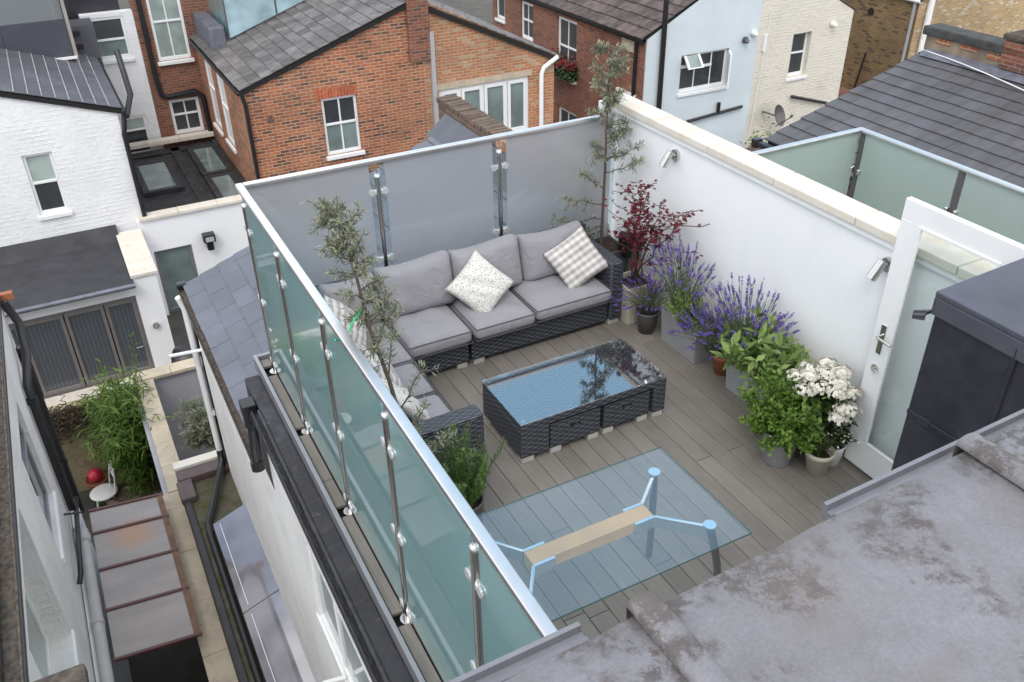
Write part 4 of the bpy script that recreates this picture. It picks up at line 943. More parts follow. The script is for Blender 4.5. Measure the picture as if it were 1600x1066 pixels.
# ---- white outrigger
wh = thing('white_house', (-2.7, 19, -6), 'white painted brick gable house with a slate roof and one sash window', 'house')
m = MB(); wall(m, ('y', 19.0), -6.4, 1.03, -6, -1.28, [(-.86, -.32, -3.18, -1.92)], .3, [(-6.4, -1.28), (1.03, -1.28), (-2.7, -.06)]); m.box(.78, 1.03, 19.3, 24.4, -6, -1.29); m.build('wall', M['white_brick'], wh)
window(wh, ('y', 19.0), -.86, -.32, -3.18, -1.92, None, cross=(-2.52,), pmats=(M['pane_dark'], M['pane_pale']), rec=.05, fw=.06)
P0 = Vector((1.13, 18.93, -1.28)); P1 = Vector((-2.7, 18.93, -.02)); V = P1 - P0
MB().prism([(1.1, 18.95, -1.29), (-2.7, 18.95, -.05), (-2.7, 18.95, -.15), (1.1, 18.95, -1.39)], (0, 5.6, 0)).build('roof_deck', M['dark'], wh)
def slate_w():
    t = NT('slate_with_pale_joints'); p = t.pos(); c = t.mix(t.ramp(t.noise(p, 2), (.3, 0.), (.7, 1.)), (.085, .085, .10), (.11, .11, .125)); c = t.mix(1., c, t.mix(t.island(), .85, 1.1), 'MULTIPLY'); t.set(Base_Color=c, Roughness=.5); return t.m
slates('roof', slate_w(), wh, P0, (0, 1, 0), V, 5.6, V.length, .34, .235, .008, .003, .006, 6)
jl = MB(); U_ = V.normalized()
for i in range(1, 15):
    q = P0 + U_ * (i * .235 - .01); jl.obox(q + Vector((0, 2.6, 0)) + Vector((.31, 0, .95)) * .022, (.010, 0, -.003), (0, 2.6, 0), (0, 0, .002))
jl.build('pale_joints', plain('pale_joint_mortar', (.32, .31, .31), .9, .5, 30), wh)
box(1.10, 1.20, 18.9, 24.3, -1.40, -1.31).build('gutter', M['black_plastic'], wh, bevel=.02)
p = MB(); pipe(p, [(1.15, 18.98, -1.4), (1.10, 18.96, -1.65), (1.06, 18.95, -1.8), (1.05, 18.95, -3.85)], .05, 10); p.build('downpipe', M['black_plastic'], wh)
p = MB(); pipe(p, [(1.42, 20.6, -.55), (1.44, 20.1, -1.35), (1.22, 19.5, -1.62)], .06, 10); p.build('soil_pipe', M['black_plastic'], wh)
box(-6.4, -3, 24.2, 24.4, -6, -1).build('party_wall_end', M['white_brick'], wh)

# ---- roof terrace screen and dark dormer behind it
ds = thing('roof_terrace_screen', (-1, 22.6, -1), 'dark panelled roof terrace screen with smoky glass above the white house', 'screen')
m = MB(); m.box(-5, -.66, 22.5, 22.56, -1.2, -.22); m.box(-.64, .66, 22.5, 22.56, -1.4, -.20); m.build('panel', plain('dark_grey_panel', (.055, .06, .072), .35, .15, 1), ds, bevel=.004, seg=1)
box(-5, .64, 22.51, 22.54, -.19, 1.5).build('smoky_glass', frosted('smoky_glass', (.25, .27, .28), .35, .4, .7), ds); box(.66, .73, 22.46, 22.56, -1.35, 1.5).build('corner_post', plain('pale_bronze_post', (.30, .27, .24), .5, .1, 5), ds)
m = MB(); m.box(.2, .7, 22.40, 22.47, -1.03, -.98); m.build('bracket', M['upvc'], ds)
bk = thing('dark_dormer', (1.2, 24.6, -2), 'black clad dormer with stacked pipe stubs behind the roof terrace screen', 'dormer')
box(-3, 2.0, 24.62, 27, -1.2, 2.0).build('cladding', M['lead_dark'], bk); box(.735, 1.25, 23.4, 24.2, -2.2, -.55).build('grey_block', M['slate_w'], bk)
for z in (-.75, -1.05, -1.35, -1.6): MB().box(.76, .92, 23.28, 23.4, z, z + .10).build('stub', M['black_plastic'], bk)

# ---- white rear wall
wr = thing('white_rear_house', (1.8, 24.5, -6), 'tall white rear wall between the slate roof and the brick house', 'house')
m = MB(); wall(m, ('y', 24.3), 1.04, 2.235, -6, -.52, [(1.22, 2.0, -1.60, -.60), (1.34, 1.98, -4.1, -3.05)], .3); m.build('wall', M['white_brick'], wr)
window(wr, ('y', 24.3), 1.22, 2.0, -1.60, -.60, M['pane_dark'], cross=(-1.13,), rec=.02, fw=.07, pmats=(M['pane_green'], M['pane_dark'])); window(wr, ('y', 24.3), 1.34, 1.98, -4.1, -3.05, M['pane_dark'], cross=(-3.42,), rec=.03, fw=.08, pmats=(M['pane_dark'], M['pane_pale']))

# ---- brick terrace and the brick pair
br_ = thing('brick_rear_house', (3, 24.5, -6), 'dull red brick rear wall with a tall sash window and a black pipe', 'house')
m = MB(); wall(m, ('y', 24.3), 2.24, 9.0, -6, 1.5, [(2.60, 3.40, -1.80, .2), (2.60, 3.36, -3.72, -2.80)], .3); m.build('wall', M['dull_brick'], br_)
window(br_, ('y', 24.3), 2.60, 3.40, -1.80, .2, M['pane_pale'], bars=(3.0,), cross=(-.85,), rec=.03, fw=.07, sd=.1); window(br_, ('y', 24.3), 2.60, 3.36, -3.72, -2.80, M['pane_dark'], bars=(2.98,), cross=(-3.2,), rec=.04, fw=.08)
p = MB(); pipe(p, [(2.42, 24.22, 1.4), (2.42, 24.22, -2.2), (2.46, 24.2, -2.6), (2.6, 24.2, -2.68), (3.30, 24.2, -2.62), (3.46, 24.18, -2.75), (3.47, 24.1, -3.7)], .065, 10); p.build('soil_pipe', M['black_plastic'], br_)

rb = thing('red_brick_house', (5.6, 19, -6), 'red brick gable house with a small sash window and a white window sill', 'house')
m = MB(); wall(m, ('y', 19.0), 3.55, 7.62, -6, -1.27, [(5.17, 5.98, -3.05, -1.75)], .3, [(3.55, -1.27), (7.62, -1.27), (7.62, .06), (7.42, .10)])
wall(m, ('x-', 3.55), 19.3, 24.3, -6, -1.28, [(22.6, 23.5, -3.3, -1.40), (21.2, 22.1, -3.3, -1.50)], .3); m.build('wall', M['red_brick'], rb)
window(rb, ('y', 19.0), 5.17, 5.98, -3.05, -1.75, None, bars=(5.575,), cross=(-2.35,), pmats=(M['pane_green'], M['pane_dark']), rec=.04, fw=.06, sd=.08)
window(rb, ('x-', 3.55), 22.6, 23.5, -3.3, -1.40, M['upvc'], cross=(-2.3,), rec=.02, fw=.08); window(rb, ('x-', 3.55), 21.2, 22.1, -3.3, -1.50, M['upvc'], cross=(-2.4,), rec=.02, fw=.08)
ar = MB()
for i in range(13):
    x = 5.10 + i * .0725; ar.obox((x, 18.995, -1.64), (.031, 0, 0), (0, .01, 0), (.006 * (i - 6) / 6, 0, .105))
ar.build('brick_arch', M['brick_arch'], rb)
P0 = Vector((3.45, 18.92, -1.29)); P1 = Vector((7.40, 18.92, .10)); V = P1 - P0
MB().prism([(3.47, 18.94, -1.30), (7.4, 18.94, .07), (7.4, 18.94, -.03), (3.47, 18.94, -1.40)], (0, 5.3, 0)).build('roof_deck', M['dark'], rb)
slates('roof', M['slate_brown'], rb, P0, (0, 1, 0), V, 5.3, V.length, .36, .27, .010, .006, .006, 8)
box(3.40, 3.50, 18.95, 24.2, -1.40, -1.32).build('gutter', M['black_plastic'], rb, bevel=.015)
p = MB(); pipe(p, [(3.48, 18.95, -1.36), (3.53, 18.94, -1.6), (3.53, 18.94, -5)], .045, 10); p.build('downpipe', M['black_plastic'], rb)
MB().disc((4.02, 18.99, -2.0), (0, 1, 0), .07, 16, .03).build('vent', M['old_brick'], rb)
MB().box(7.30, 7.80, 18.9, 19.2, -1.2, .28).build('gable_pier', M['dull_brick'], rb)
lb = MB(); lb.box(3.62, 3.98, 22.3, 27.5, -1.3, -.72); lb.build('lead_box', M['lead_flash'], rb, bevel=.02)
gs = thing('rooftop_glass_screen', (4.05, 22.3, -.9), 'pale blue glass screen of a roof terrace on the brick house', 'balustrade')
for a, b in ((22.34, 23.2), (23.24, 24.3), (24.34, 25.6), (25.64, 27.4)): box(4.05, 4.065, a, b, -.95, .55).build('glass_panel', M['frost'], gs)
for a, b in ((4.08, 5.25), (5.29, 6.5), (6.54, 7.6)): MB().prism([(a, 22.3, -1.02 + (a - 4) * .35), (b, 22.3, -1.02 + (b - 4) * .35), (b, 22.3, .55), (a, 22.3, .55)], (0, .015, 0)).build('glass_panel', pane('pale_blue_screen', (.30, .42, .46), .05), gs)
for x in (4.065, 5.27, 6.52): box(x - .012, x + .012, 22.28, 22.33, -1.05 + (x - 4) * .35, .6).build('post', M['grey_post'], gs)

ob = thing('orange_brick_house', (9.4, 19, -6), 'orange mottled brick gable house with a wide white window', 'house')
m = MB(); wall(m, ('y', 19.0), 7.625, 11.08, -6, -1.58, [(7.98, 10.38, -3.42, -1.98)], .3, [(7.625, -1.58), (11.08, -1.58), (7.85, .0), (7.625, .05)]); m.box(10.8, 11.08, 19.3, 24.3, -6, -1.6); m.build('wall', M['orange_brick'], ob)
w_ = window(ob, ('y', 19.0), 7.98, 10.38, -3.42, -1.98, M['pane_green'], fw=.075, rec=.04, bars=(8.55, 9.15, 9.78), sd=.06)
fr2 = MB(); F = ('y', 19.0)
for a, b in ((8.05, 8.53), (8.58, 9.13), (9.18, 9.76), (9.81, 10.32)):
    abox(fr2, F, a, a + .075, .03, .09, -3.30, -2.05); abox(fr2, F, b - .075, b, .03, .09, -3.30, -2.05); abox(fr2, F, a + .075, b - .075, .03, .09, -2.12, -2.05); abox(fr2, F, a + .075, b - .075, .03, .09, -3.30, -3.22)
fr2.build('casement', M['upvc'], w_, bevel=.006, seg=1)
box(7.9, 10.45, 18.985, 19.0 - .001, -1.97, -1.84).build('lintel', M['coping_old'], ob)
P0 = Vector((11.2, 18.92, -1.62)); P1 = Vector((7.42, 18.92, .12)); V = P1 - P0
MB().prism([(11.18, 18.94, -1.64), (7.42, 18.94, .09), (7.42, 18.94, -.01), (11.18, 18.94, -1.74)], (0, 5.3, 0)).build('roof_deck', M['dark'], ob)
slates('roof', M['slate_brown'], ob, P0, (0, 1, 0), V, 5.3, V.length, .36, .27, .014, .008, .006, 9)
p = MB(); p.box(7.80, 7.90, 18.9, 18.99, -3.0, -.62); p.build('service_duct', plain('grey_duct', (.38, .37, .37), .6, .06, 5), ob)
p = MB(); pipe(p, [(11.12, 18.9, -1.6), (10.72, 18.88, -1.80), (10.66, 18.88, -1.95), (10.66, 18.88, -5)], .055, 12); p.build('downpipe', M['upvc'], ob)

# ---- brick side house behind and the blue and cream pair
sb = thing('brick_side_house', (14.5, 22, -6), 'dull red brick house side with white sash windows and a red flower box', 'house')
m = MB(); wall(m, ('x-', 13.8), 19.02, 27.8, -6, -1.55, [(22.38, 23.5, -3.45, -1.78), (25.0, 25.8, -2.9, -1.75), (26.9, 28.7 - 1.2, -2.6, -1.7), (22.3, 23.4, -5.6, -4.45), (19.35, 20.1, -3.05, -1.62)], .3); m.build('wall', M['dull_brick'], sb)
for (a, b, z0, z1, c) in ((22.38, 23.5, -3.45, -1.78, -2.6), (25.0, 25.8, -2.9, -1.75, -2.3), (22.3, 23.4, -5.6, -4.45, -5.0)): window(sb, ('x-', 13.8), a, b, z0, z1, M['pane_dark'], bars=((a + b) / 2,), cross=(c,), rec=.05, fw=.09, sd=.12)
window(sb, ('x-', 13.8), 26.9, 27.5, -2.6, -1.7, M['pane_dark'], rec=.03, fw=.08)
box(13.83, 14.0, 19.35, 20.1, -3.05, -2.02).build('blocked_window', M['dull_brick'], sb); box(13.80, 14.0, 19.35, 20.1, -2.0, -1.62).build('rendered_lintel', M['coping_old'], sb); box(13.72, 13.9, 19.3, 20.15, -3.13, -3.055).build('sill', M['upvc'], sb)
box(13.66, 13.79, 19.0, 28.2, -1.62, -1.52).build('gutter', M['black_plastic'], sb, bevel=.02)
p = MB(); pipe(p, [(13.74, 19.35, -1.6), (13.74, 19.35, -5)], .05, 10); p.build('downpipe', M['black_plastic'], sb)
p = MB(); pipe(p, [(13.72, 21.2, -4.2), (13.72, 21.2, -4.9), (13.72, 20.5, -5.0)], .05, 10); p.build('waste_pipe', M['black_plastic'], sb)
P0 = Vector((13.64, 18.98, -1.53)); P1 = Vector((17.5, 18.98, .35)); V = P1 - P0
MB().prism([(13.68, 19.0, -1.56), (17.5, 19.0, .31), (17.5, 19.0, .2), (13.68, 19.0, -1.66)], (0, 9.3, 0)).build('roof_deck', M['dark'], sb)
slates('roof', M['clay_tile'], sb, P0, (0, 1, 0), V, 9.3, V.length, .30, .36, .014, .008, .004, 12)
fb_ = thing('flower_box', (13.6, 23, -3.4), 'window box of red flowers below a white sash window', 'flower box')
box(13.52, 13.74, 22.3, 23.55, -3.44, -3.26).build('trough', M['black_plastic'], fb_)
rf = random.Random(9); lv = MB(); fw_ = MB()
for i in range(900):
    p = Vector((13.62 + rf.gauss(0, .11), rf.uniform(22.25, 23.6), -3.22 + abs(rf.gauss(0, .22)) - .15)); lv.leaf(p, Vector((rf.uniform(-1, 1), rf.uniform(-1, 1), rf.uniform(-.4, 1))), Vector((-.6, -.3, .7)), .10, .08)
for i in range(260):
    p = Vector((13.58 + rf.gauss(0, .12), rf.uniform(22.25, 23.6), -3.12 + abs(rf.gauss(0, .16)))); fw_.leaf(p, Vector((rf.uniform(-1, 1), rf.uniform(-1, 1), rf.uniform(-.2, 1))), Vector((-.6, -.3, .7)), .08, .08)
lv.build('foliage', leafmat('geranium_leaves', (.03, .06, .02), (.06, .10, .035)), fb_); fw_.build('flowers', leafmat('red_geranium', (.20, .008, .02), (.30, .02, .03)), fb_)

bh = thing('pale_blue_house', (15.6, 19, -6), 'pale blue rendered house gable with an open white casement window', 'house')
m = MB(); wall(m, ('y', 18.97), 13.82, 17.53, -6, -1.56, [(14.96, 16.56, -3.12, -2.10)], .3, [(13.82, -1.56), (17.53, -1.56), (17.53, .35)]); m.build('wall', M['blue_render'], bh)
bwn = window(bh, ('y', 18.97), 14.96, 16.56, -3.12, -2.10, M['pane_dark'], fw=.07, rec=.09, bars=(15.50, 16.05), sd=.05); 
cs_ = MB(); F = ('y', 18.97); abox(cs_, F, 15.03, 15.50, .06, .12, -2.47, -2.40); abox(cs_, F, 15.50, 16.05, .06, .12, -2.52, -2.46); cs_.build('transom', M['upvc'], bwn)
def casement(pts_lo, pts_hi):
    pass
a0 = Vector((16.50, 18.93, 0)); dv = Vector((-.28, -.42, 0)); q = MB()
def strip(u0, u1, z0, z1, th=.025):
    n_ = Vector((.83, -.55, 0)) * th; a = a0 + dv * u0; b = a0 + dv * u1
    q.hexa([(a.x, a.y, z0), (b.x, b.y, z0), (b.x + n_.x, b.y + n_.y, z0), (a.x + n_.x, a.y + n_.y, z0), (a.x, a.y, z1), (b.x, b.y, z1), (b.x + n_.x, b.y + n_.y, z1), (a.x + n_.x, a.y + n_.y, z1)])
strip(0, .15, -3.05, -2.15, .05); strip(.85, 1, -3.05, -2.15, .05); strip(.15, .85, -2.25, -2.15, .05); strip(.15, .85, -3.05, -2.95, .05); q.build('open_casement', M['upvc'], bwn)
q = MB(); strip(.15, .85, -2.95, -2.25, .02); q.build('casement_pane', M['pane_green'], bwn)
q = MB(); q.prism([(15.0, 18.94, -2.12), (15.0, 18.70, -2.42), (15.0, 18.66, -2.40), (15.0, 18.90, -2.10)], (.06, 0, 0)); q.prism([(15.44, 18.94, -2.12), (15.44, 18.70, -2.42), (15.44, 18.66, -2.40), (15.44, 18.90, -2.10)], (.06, 0, 0)); q.prism([(15.06, 18.715, -2.40), (15.06, 18.70, -2.42), (15.06, 18.66, -2.40), (15.06, 18.675, -2.38)], (.38, 0, 0)); q.build('open_fanlight', M['upvc'], bwn)
MB().prism([(15.06, 18.93, -2.13), (15.06, 18.71, -2.40), (15.06, 18.70, -2.39), (15.06, 18.92, -2.12)], (.38, 0, 0)).build('fanlight_pane', M['pane_green'], bwn)
p = MB(); pipe(p, [(14.27, 18.9, -.6), (14.30, 18.9, -5)], .07, 12); p.build('soil_pipe', M['black_plastic'], bh)
p = MB(); pipe(p, [(15.3, 18.9, -3.92), (17.2, 18.9, -3.80)], .045, 8); pipe(p, [(16.35, 18.9, -3.84), (16.35, 18.9, -3.55)], .05, 8); p.build('waste_pipe', M['black_plastic'], bh)
def bulk(x, z, lab, mat):
    t = thing('bulkhead_lamp', (x, 18.95, z), lab, 'wall light', 'small fittings on the pale houses')
    m = MB(); m.tube([(x, 18.96, z), (x, 18.90, z)], .09, 14); m.build('base', mat, t); m = MB(); m.tube([(x, 18.899, z), (x - .02, 18.82, z - .02), (x - .03, 18.78, z - .03)], [.07, .06, .02], 14); m.build('dome', mat, t)
bulk(17.05, -1.95, 'small dark round fitting on the pale blue gable', M['grey_post']); bulk(17.33, -1.80, 'small white lamp near the seam of blue and cream walls', M['upvc']); bulk(20.25, -1.9, 'white oval lamp on the cream wall above the narrow window', M['upvc'])

ch = thing('cream_house', (19.2, 19, -6), 'cream painted brick house gable with a narrow sash window', 'house')
m = MB(); wall(m, ('y', 18.98), 17.535, 21.03, -6, -1.62, [(18.84, 19.52, -3.26, -2.02)], .3, [(17.535, -1.62), (21.03, -1.62), (17.535, .2)]); m.box(20.8, 21.03, 19.3, 24, -6, -1.63); m.build('wall', M['cream_brick'], ch)
window(ch, ('y', 18.98), 18.84, 19.52, -3.26, -2.02, M['pane_dark'], cross=(-2.6,), rec=.14, fw=.07, sd=.05)
P0 = Vector((21.15, 18.95, -1.66)); P1 = Vector((17.55, 18.95, .22)); V = P1 - P0
slates('roof', M['clay_tile'], ch, P0, (0, 1, 0), V, 6, V.length, .30, .36, .014, .008, .004, 13)
p = MB(); pipe(p, [(19.05, 18.9, -3.80), (20.5, 18.9, -4.22)], .045, 8); p.build('waste_pipe', M['black_plastic'], ch)
p = MB(); pipe(p, [(17.85, 18.93, -1.2), (17.62, 18.93, -5.0)], .012, 6); p.box(17.72, 17.80, 18.90, 18.975, -2.35, -1.9); p.build('cable', M['upvc'], ch)
sat = thing('satellite_dish', (18.3, 18.97, -4.2), 'dark grey satellite dish on the cream house wall', 'satellite dish')
dd = Vector((.35, -.85, .35)).normalized(); cc = Vector((18.25, 18.55, -4.15)); prof = MB(); vs = []; n = 26
aa = dd.orthogonal().normalized(); bb = dd.cross(aa)
for i in range(7):
    r0 = .33 * i / 6
    for k in range(n): vs.append(cc + dd * (.09 * (i / 6) ** 2) + (aa * math.cos(2 * math.pi * k / n) * .9 + bb * math.sin(2 * math.pi * k / n)) * r0)
prof.add(vs, [(i * n + k, i * n + (k + 1) % n, (i + 1) * n + (k + 1) % n, (i + 1) * n + k) for i in range(6) for k in range(n)], True); prof.build('dish', M['grey_post'], sat)
MB().tube([(18.05, 18.96, -4.1), (18.1, 18.7, -4.1), cc], .025, 8).build('bracket', M['grey_post'], sat); MB().tube([cc - Vector((0, 0, .3)), cc + dd * .42 - Vector((0, 0, .12)), cc + dd * .48 - Vector((0, 0, .06))], [.014, .016, .045], 8).build('feed_arm', M['grey_post'], sat)

b3 = thing('brown_brick_house', (25, 20, -6), 'brown and yellow stock brick house corner with grey drainpipes', 'house')
m = MB(); wall(m, ('x-', 24.0), 19.2, 27, -6, -1.78, [], .3); m.build('side_wall', M['brown_brick'], b3)
m = MB(); wall(m, ('y', 19.19), 24.02, 34, -6, 2.0, [(25.55, 26.3, -3.4, -2.72)], .3); m.build('front_wall', M['yellow_brick'], b3)
window(b3, ('y', 19.19), 25.55, 26.3, -3.4, -2.72, M['pane_green'], rec=.03, fw=.07)
m = MB(); m.tube([(23.92, 19.1, -1.72), (23.92, 27, -1.72)], .06, 8); m.build('gutter', M['upvc'], b3); MB().prism([(23.9, 19.1, -1.66), (27, 19.1, -.3), (27, 19.1, -.45), (23.9, 19.1, -1.76)], (0, 8, 0)).build('roof', M['clay_tile'], b3)
p = MB(); pipe(p, [(23.95, 19.3, -1.78), (23.94, 19.32, -5)], .05, 10); p.build('downpipe', M['zinc'], b3); p = MB(); pipe(p, [(24.42, 19.1, .5), (24.42, 19.1, -5)], .10, 12); p.build('soil_pipe', M['upvc'], b3)
MB().disc((23.99, 20.95, -2.35), (1, 0, 0), .12, 14, .04).build('vent', M['dark'], b3); p = MB(); pipe(p, [(23.95, 20.8, -3.6), (23.95, 21.0, -4.9)], .03, 6); p.build('cable', M['black_plastic'], b3)
ll = thing('low_lean_to', (22.9, 21, -6), 'low red brick lean-to with a pale gutter below the brown brick wall', 'lean-to')
box(22.6, 23.9, 20.4, 22.6, -6, -4.9).build('wall', M['dull_brick'], ll); MB().tube([(22.58, 20.3, -4.86), (22.58, 22.7, -4.86)], .07, 8).build('gutter', M['upvc'], ll)

# ---- slate roofed neighbour on the right
sh = thing('slate_roof_house', (12.4, 6, -6), 'house with a broad dark slate roof and sooty chimney parapet', 'house')
P0 = Vector((10.5, -1.0, -1.10)); P1 = Vector((14.0, -1.0, -.08)); V = P1 - P0
m = MB(); m.box(10.65, 14, 10.5, 10.78, -6, -1.25); m.box(10.65, 10.9, -1, 10.5, -6, -1.2); m.prism([(10.7, 10.5, -1.24), (13.98, 10.5, -.28), (13.98, 10.5, -1.24)], (0, .28, 0)); m.build('wall', M['dull_brick'], sh)
MB().prism([(10.55, -1, -1.12), (14.0, -1, -.12), (14.0, -1, -.25), (10.55, -1, -1.25)], (0, 11.85, 0)).build('roof_deck', M['dark'], sh)
slates('roof', M['slate_old'], sh, P0, (0, 1, 0), V, 11.9, V.length, .33, .27, .010, .005, .003, 14)
box(10.38, 10.5, -1, 10.95, -1.22, -1.13).build('gutter', M['black_plastic'], sh, bevel=.02); MB().box(10.36, 10.52, 10.93, 11.05, -1.25, -1.10).build('gutter_end', M['black_plastic'], sh, bevel=.02)
box(14.0, 14.30, -1, 10.90, -1, .20).build('parapet', plain('stained_render', (.21, .165, .12), .95, .5, 2.5, bump=.4), sh)
r7 = random.Random(7); y = 7.6
while y < 10.4:
    L_ = r7.uniform(.25, .5); z = .09 + r7.uniform(-.02, .03)
    box(13.985, 14.02, y, y + L_, z, z + .10).build('exposed_brick_patch', M['red_brick'], sh, bevel=.012, seg=1); y += L_ + r7.uniform(.15, .5)
box(13.94, 14.36, -1, 10.96, .205, .36).build('parapet_coping', plain('black_coping', (.05, .05, .048), .9, .4, 6, bump=.4), sh, bevel=.03)
MB().prism([(13.78, -1, -.10), (14.0, -1, -.005), (14.0, -1, -.08)], (0, 11.8, 0)).build('lead_flashing', M['lead_flash'], sh)
cm = thing('chimney', (14.15, 9.2, .3), 'stubby brick chimney with a dark red painted shaft on the parapet', 'chimney')
box(13.94, 14.40, 8.55, 9.35, .0, .44).build('stack', M['dull_brick'], cm); box(13.91, 14.44, 8.50, 9.40, .445, .55).build('haunching', M['mossy'], cm, bevel=.04); box(13.98, 14.38, 8.55, 9.02, .555, 2.3).build('shaft', plain('dark_red_paint', (.17, .022, .018), .6, .15, 4), cm, bevel=.01)
ca = MB(); pts = []
for i in range(24):
    t = i / 23; y = 10.9 - 6.9 * t; x = 13.95 - .22 * math.sin(t * 3.0) - .45 * t ; pts.append((x, y, -1.10 + (x - 10.5) * .2914 + .05 + .04 * math.sin(9 * t)))
ca.tube([(14.0, 10.98, .1)] + pts, .010, 6); tag(ca.build('aerial_cable', M['upvc']), 'thin white cable trailing over the dark slate roof', 'cable')

# ---- neighbouring terrace with its glass screen
nb = thing('neighbour_terrace', (5.3, 3, -6), 'plain block of the next terrace behind the white party wall', 'house')
box(4.56, 5.99, .5, 5.12, -6, -.02).build('wall', M['white_render'], nb)
tag(box(4.56, 5.9, .5, 5.0, -.018, .0).build('neighbour_deck', M['deck']), 'deck of the next terrace', 'decking', kind='structure')
ns = thing('neighbour_balustrade', (5.95, 5.06, 0), 'green frosted glass balustrade of the next terrace with flat dark posts', 'balustrade')
m = MB(); m.box(4.6, 5.98, 5.035, 5.085, 1.585, 1.615); m.box(5.925, 5.98, .5, 5.035, 1.585, 1.615); m.build('handrail', M['rail_steel'], ns, bevel=.01)
def npost(x, y):
    o = box(x - .012, x + .012, y - .024, y + .024, 0, 1.584).build('post', M['grey_post'], ns, bevel=.003, seg=1)
    for z in (.4, 1.25):
        box(x - .03, x + .03, y - .055, y - .026, z - .025, z + .025).build('clamp', M['steel'], o, bevel=.004, seg=1); box(x - .03, x + .03, y + .026, y + .055, z - .025, z + .025).build('clamp', M['steel'], o, bevel=.004, seg=1)
for y in (5.02, 4.04, 3.06, 2.08): npost(5.95, y)
box(4.6, 5.935, 5.058, 5.068, .05, 1.584).build('glass_panel', M['frost_nbr'], ns)
for a, b in ((4.075, 4.99), (3.10, 4.0), (2.12, 3.02), (1.0, 2.04)): box(5.945, 5.955, a, b, .05, 1.584).build('glass_panel', M['frost_nbr'], ns)
# ================================================================ plants
def rv(r): return Vector((r.gauss(0, 1), r.gauss(0, 1), r.gauss(0, 1))).normalized()
def branch_pts(r, a, b, n=6, wob=.03):
    a, b = Vector(a), Vector(b); L_ = (b - a).length
    return [a.lerp(b, i / n) + (rv(r) * wob * L_ if 0 < i < n else Vector((0, 0, 0))) for i in range(n + 1)]
def foliage(mb, r, pts, n, ln, w, up=.3, spread=.03, out=None, fold=.3, droop=0.):
    for i in range(n):
        t = r.random() ** .8; k = t * (len(pts) - 1); j = min(int(k), len(pts) - 2); p = pts[j].lerp(pts[j + 1], k - j) + rv(r) * spread * r.random()
        ax = (pts[j + 1] - pts[j]).normalized(); d = rv(r); d = (d - ax * d.dot(ax)).normalized() + ax * r.uniform(.3, 1.0) + Vector((0, 0, up - droop))
        s = r.uniform(.6, 1.15); mb.leaf(p, d, rv(r) * .5 + Vector((0, 0, 1)), ln * s, w * s, fold)
OL1 = leafmat('olive_leaves', (.13, .155, .095), (.33, .34, .245), .5, .28); OL2 = leafmat('olive_tips', (.36, .34, .16), (.46, .43, .24), .55, .25)
def olive(loc, label, spine, branches, seed, nl, ln=.055, tips=True, trunk_r=.016, name='olive_tree'):
    t = thing(name, loc, label, 'tree'); r = random.Random(seed)
    tr = MB(); sp = [Vector(p) for p in spine]; tr.tube(sp, [trunk_r * (1 - .65 * i / (len(sp) - 1)) for i in range(len(sp))], 8)
    fo = MB(); ti = MB()
    for (a, b, m) in branches:
        pts = branch_pts(r, a, b, 6, .04); tr.tube(pts, [.006 * (1 - .7 * i / 6) for i in range(7)], 5, cap=False)
        foliage(fo, r, pts[1:], int(m * nl), ln, ln * .23, .15, .025)
        for q in range(int(m * 3)):
            k = r.randint(2, 6); e = pts[k] + rv(r) * r.uniform(.05, .12); s2 = branch_pts(r, pts[k], e, 3, .05); tr.tube(s2, .0025, 4, cap=False); foliage(fo, r, s2, int(9 * nl / 30), ln, ln * .2, .2, .012)
        if tips: foliage(ti, r, pts[3:], max(3, int(m * nl * .16)), ln * .55, ln * .30, .6, .03)
    nf = len(fo.f)
    if tips: fo.add(ti.v, ti.f, True)
    tr.build('trunk', M['bark'], t); cr = fo.build('crown', OL1, t); cr.data.materials.append(OL2)
    for pl in cr.data.polygons[nf:]: pl.material_index = 1
    return t
r0 = random.Random(21)
def spine_branches(spine, n, t0, rad, r, up=.25, fl=1., shrink=.5):
    out = []
    for i in range(n):
        t = t0 + (1 - t0) * (i + r.random()) / n; k = t * (len(spine) - 1); j = min(int(k), len(spine) - 2); p = Vector(spine[j]).lerp(Vector(spine[j + 1]), k - j)
        a = r.uniform(0, 6.283); L_ = rad * r.uniform(.55, 1.1) * (1 - shrink * t)
        out.append((p, p + Vector((math.cos(a) * L_, math.sin(a) * L_ * fl, L_ * r.uniform(.1, 1.2) * (up + .3))), 1.))
    return out
spL = [(1.36, 4.02, .30), (1.35, 4.05, .8), (1.30, 4.10, 1.2), (1.25, 4.19, 1.5), (1.24, 4.30, 1.8), (1.22, 4.40, 2.05), (1.21, 4.45, 2.12)]
brL = spine_branches(spL, 30, .45, .24, r0, .35, 1., .58) + [((1.34, 4.05, .75), (1.50, 4.03, 1.02), 1.1), ((1.34, 4.05, 1.0), (1.50, 4.02, 1.26), 1.1), ((1.35, 4.04, .55), (1.60, 3.93, .74), 1.2), ((1.35, 4.03, .6), (1.52, 3.85, .82), 1.), ((1.3, 4.1, 1.2), (1.42, 4.3, 1.42), 1.), ((1.26, 4.15, 1.4), (1.45, 4.25, 1.6), 1.), ((1.3, 4.1, 1.15), (1.33, 4.42, 1.35), 1.)]
olive((1.36, 4.02, 0), 'tall thin potted olive tree by the side glass tied with a green tie', spL, brL, 31, 38, .052)
pt = thing('plant_pot', (1.36, 4.02, 0), 'dark pot holding the tied olive tree behind the low sofa arm', 'plant pot')
MB().lathe([(0, 0), (.085, 0), (.115, .27), (.12, .29), (.105, .29), (.10, .25), (0, .25)], (1.36, 4.02, 0), 24).build('pot', M['grey_post'], pt); MB().lathe([(0, .262), (.098, .262)], (1.36, 4.02, 0), 20).build('soil', M['soil'], pt)
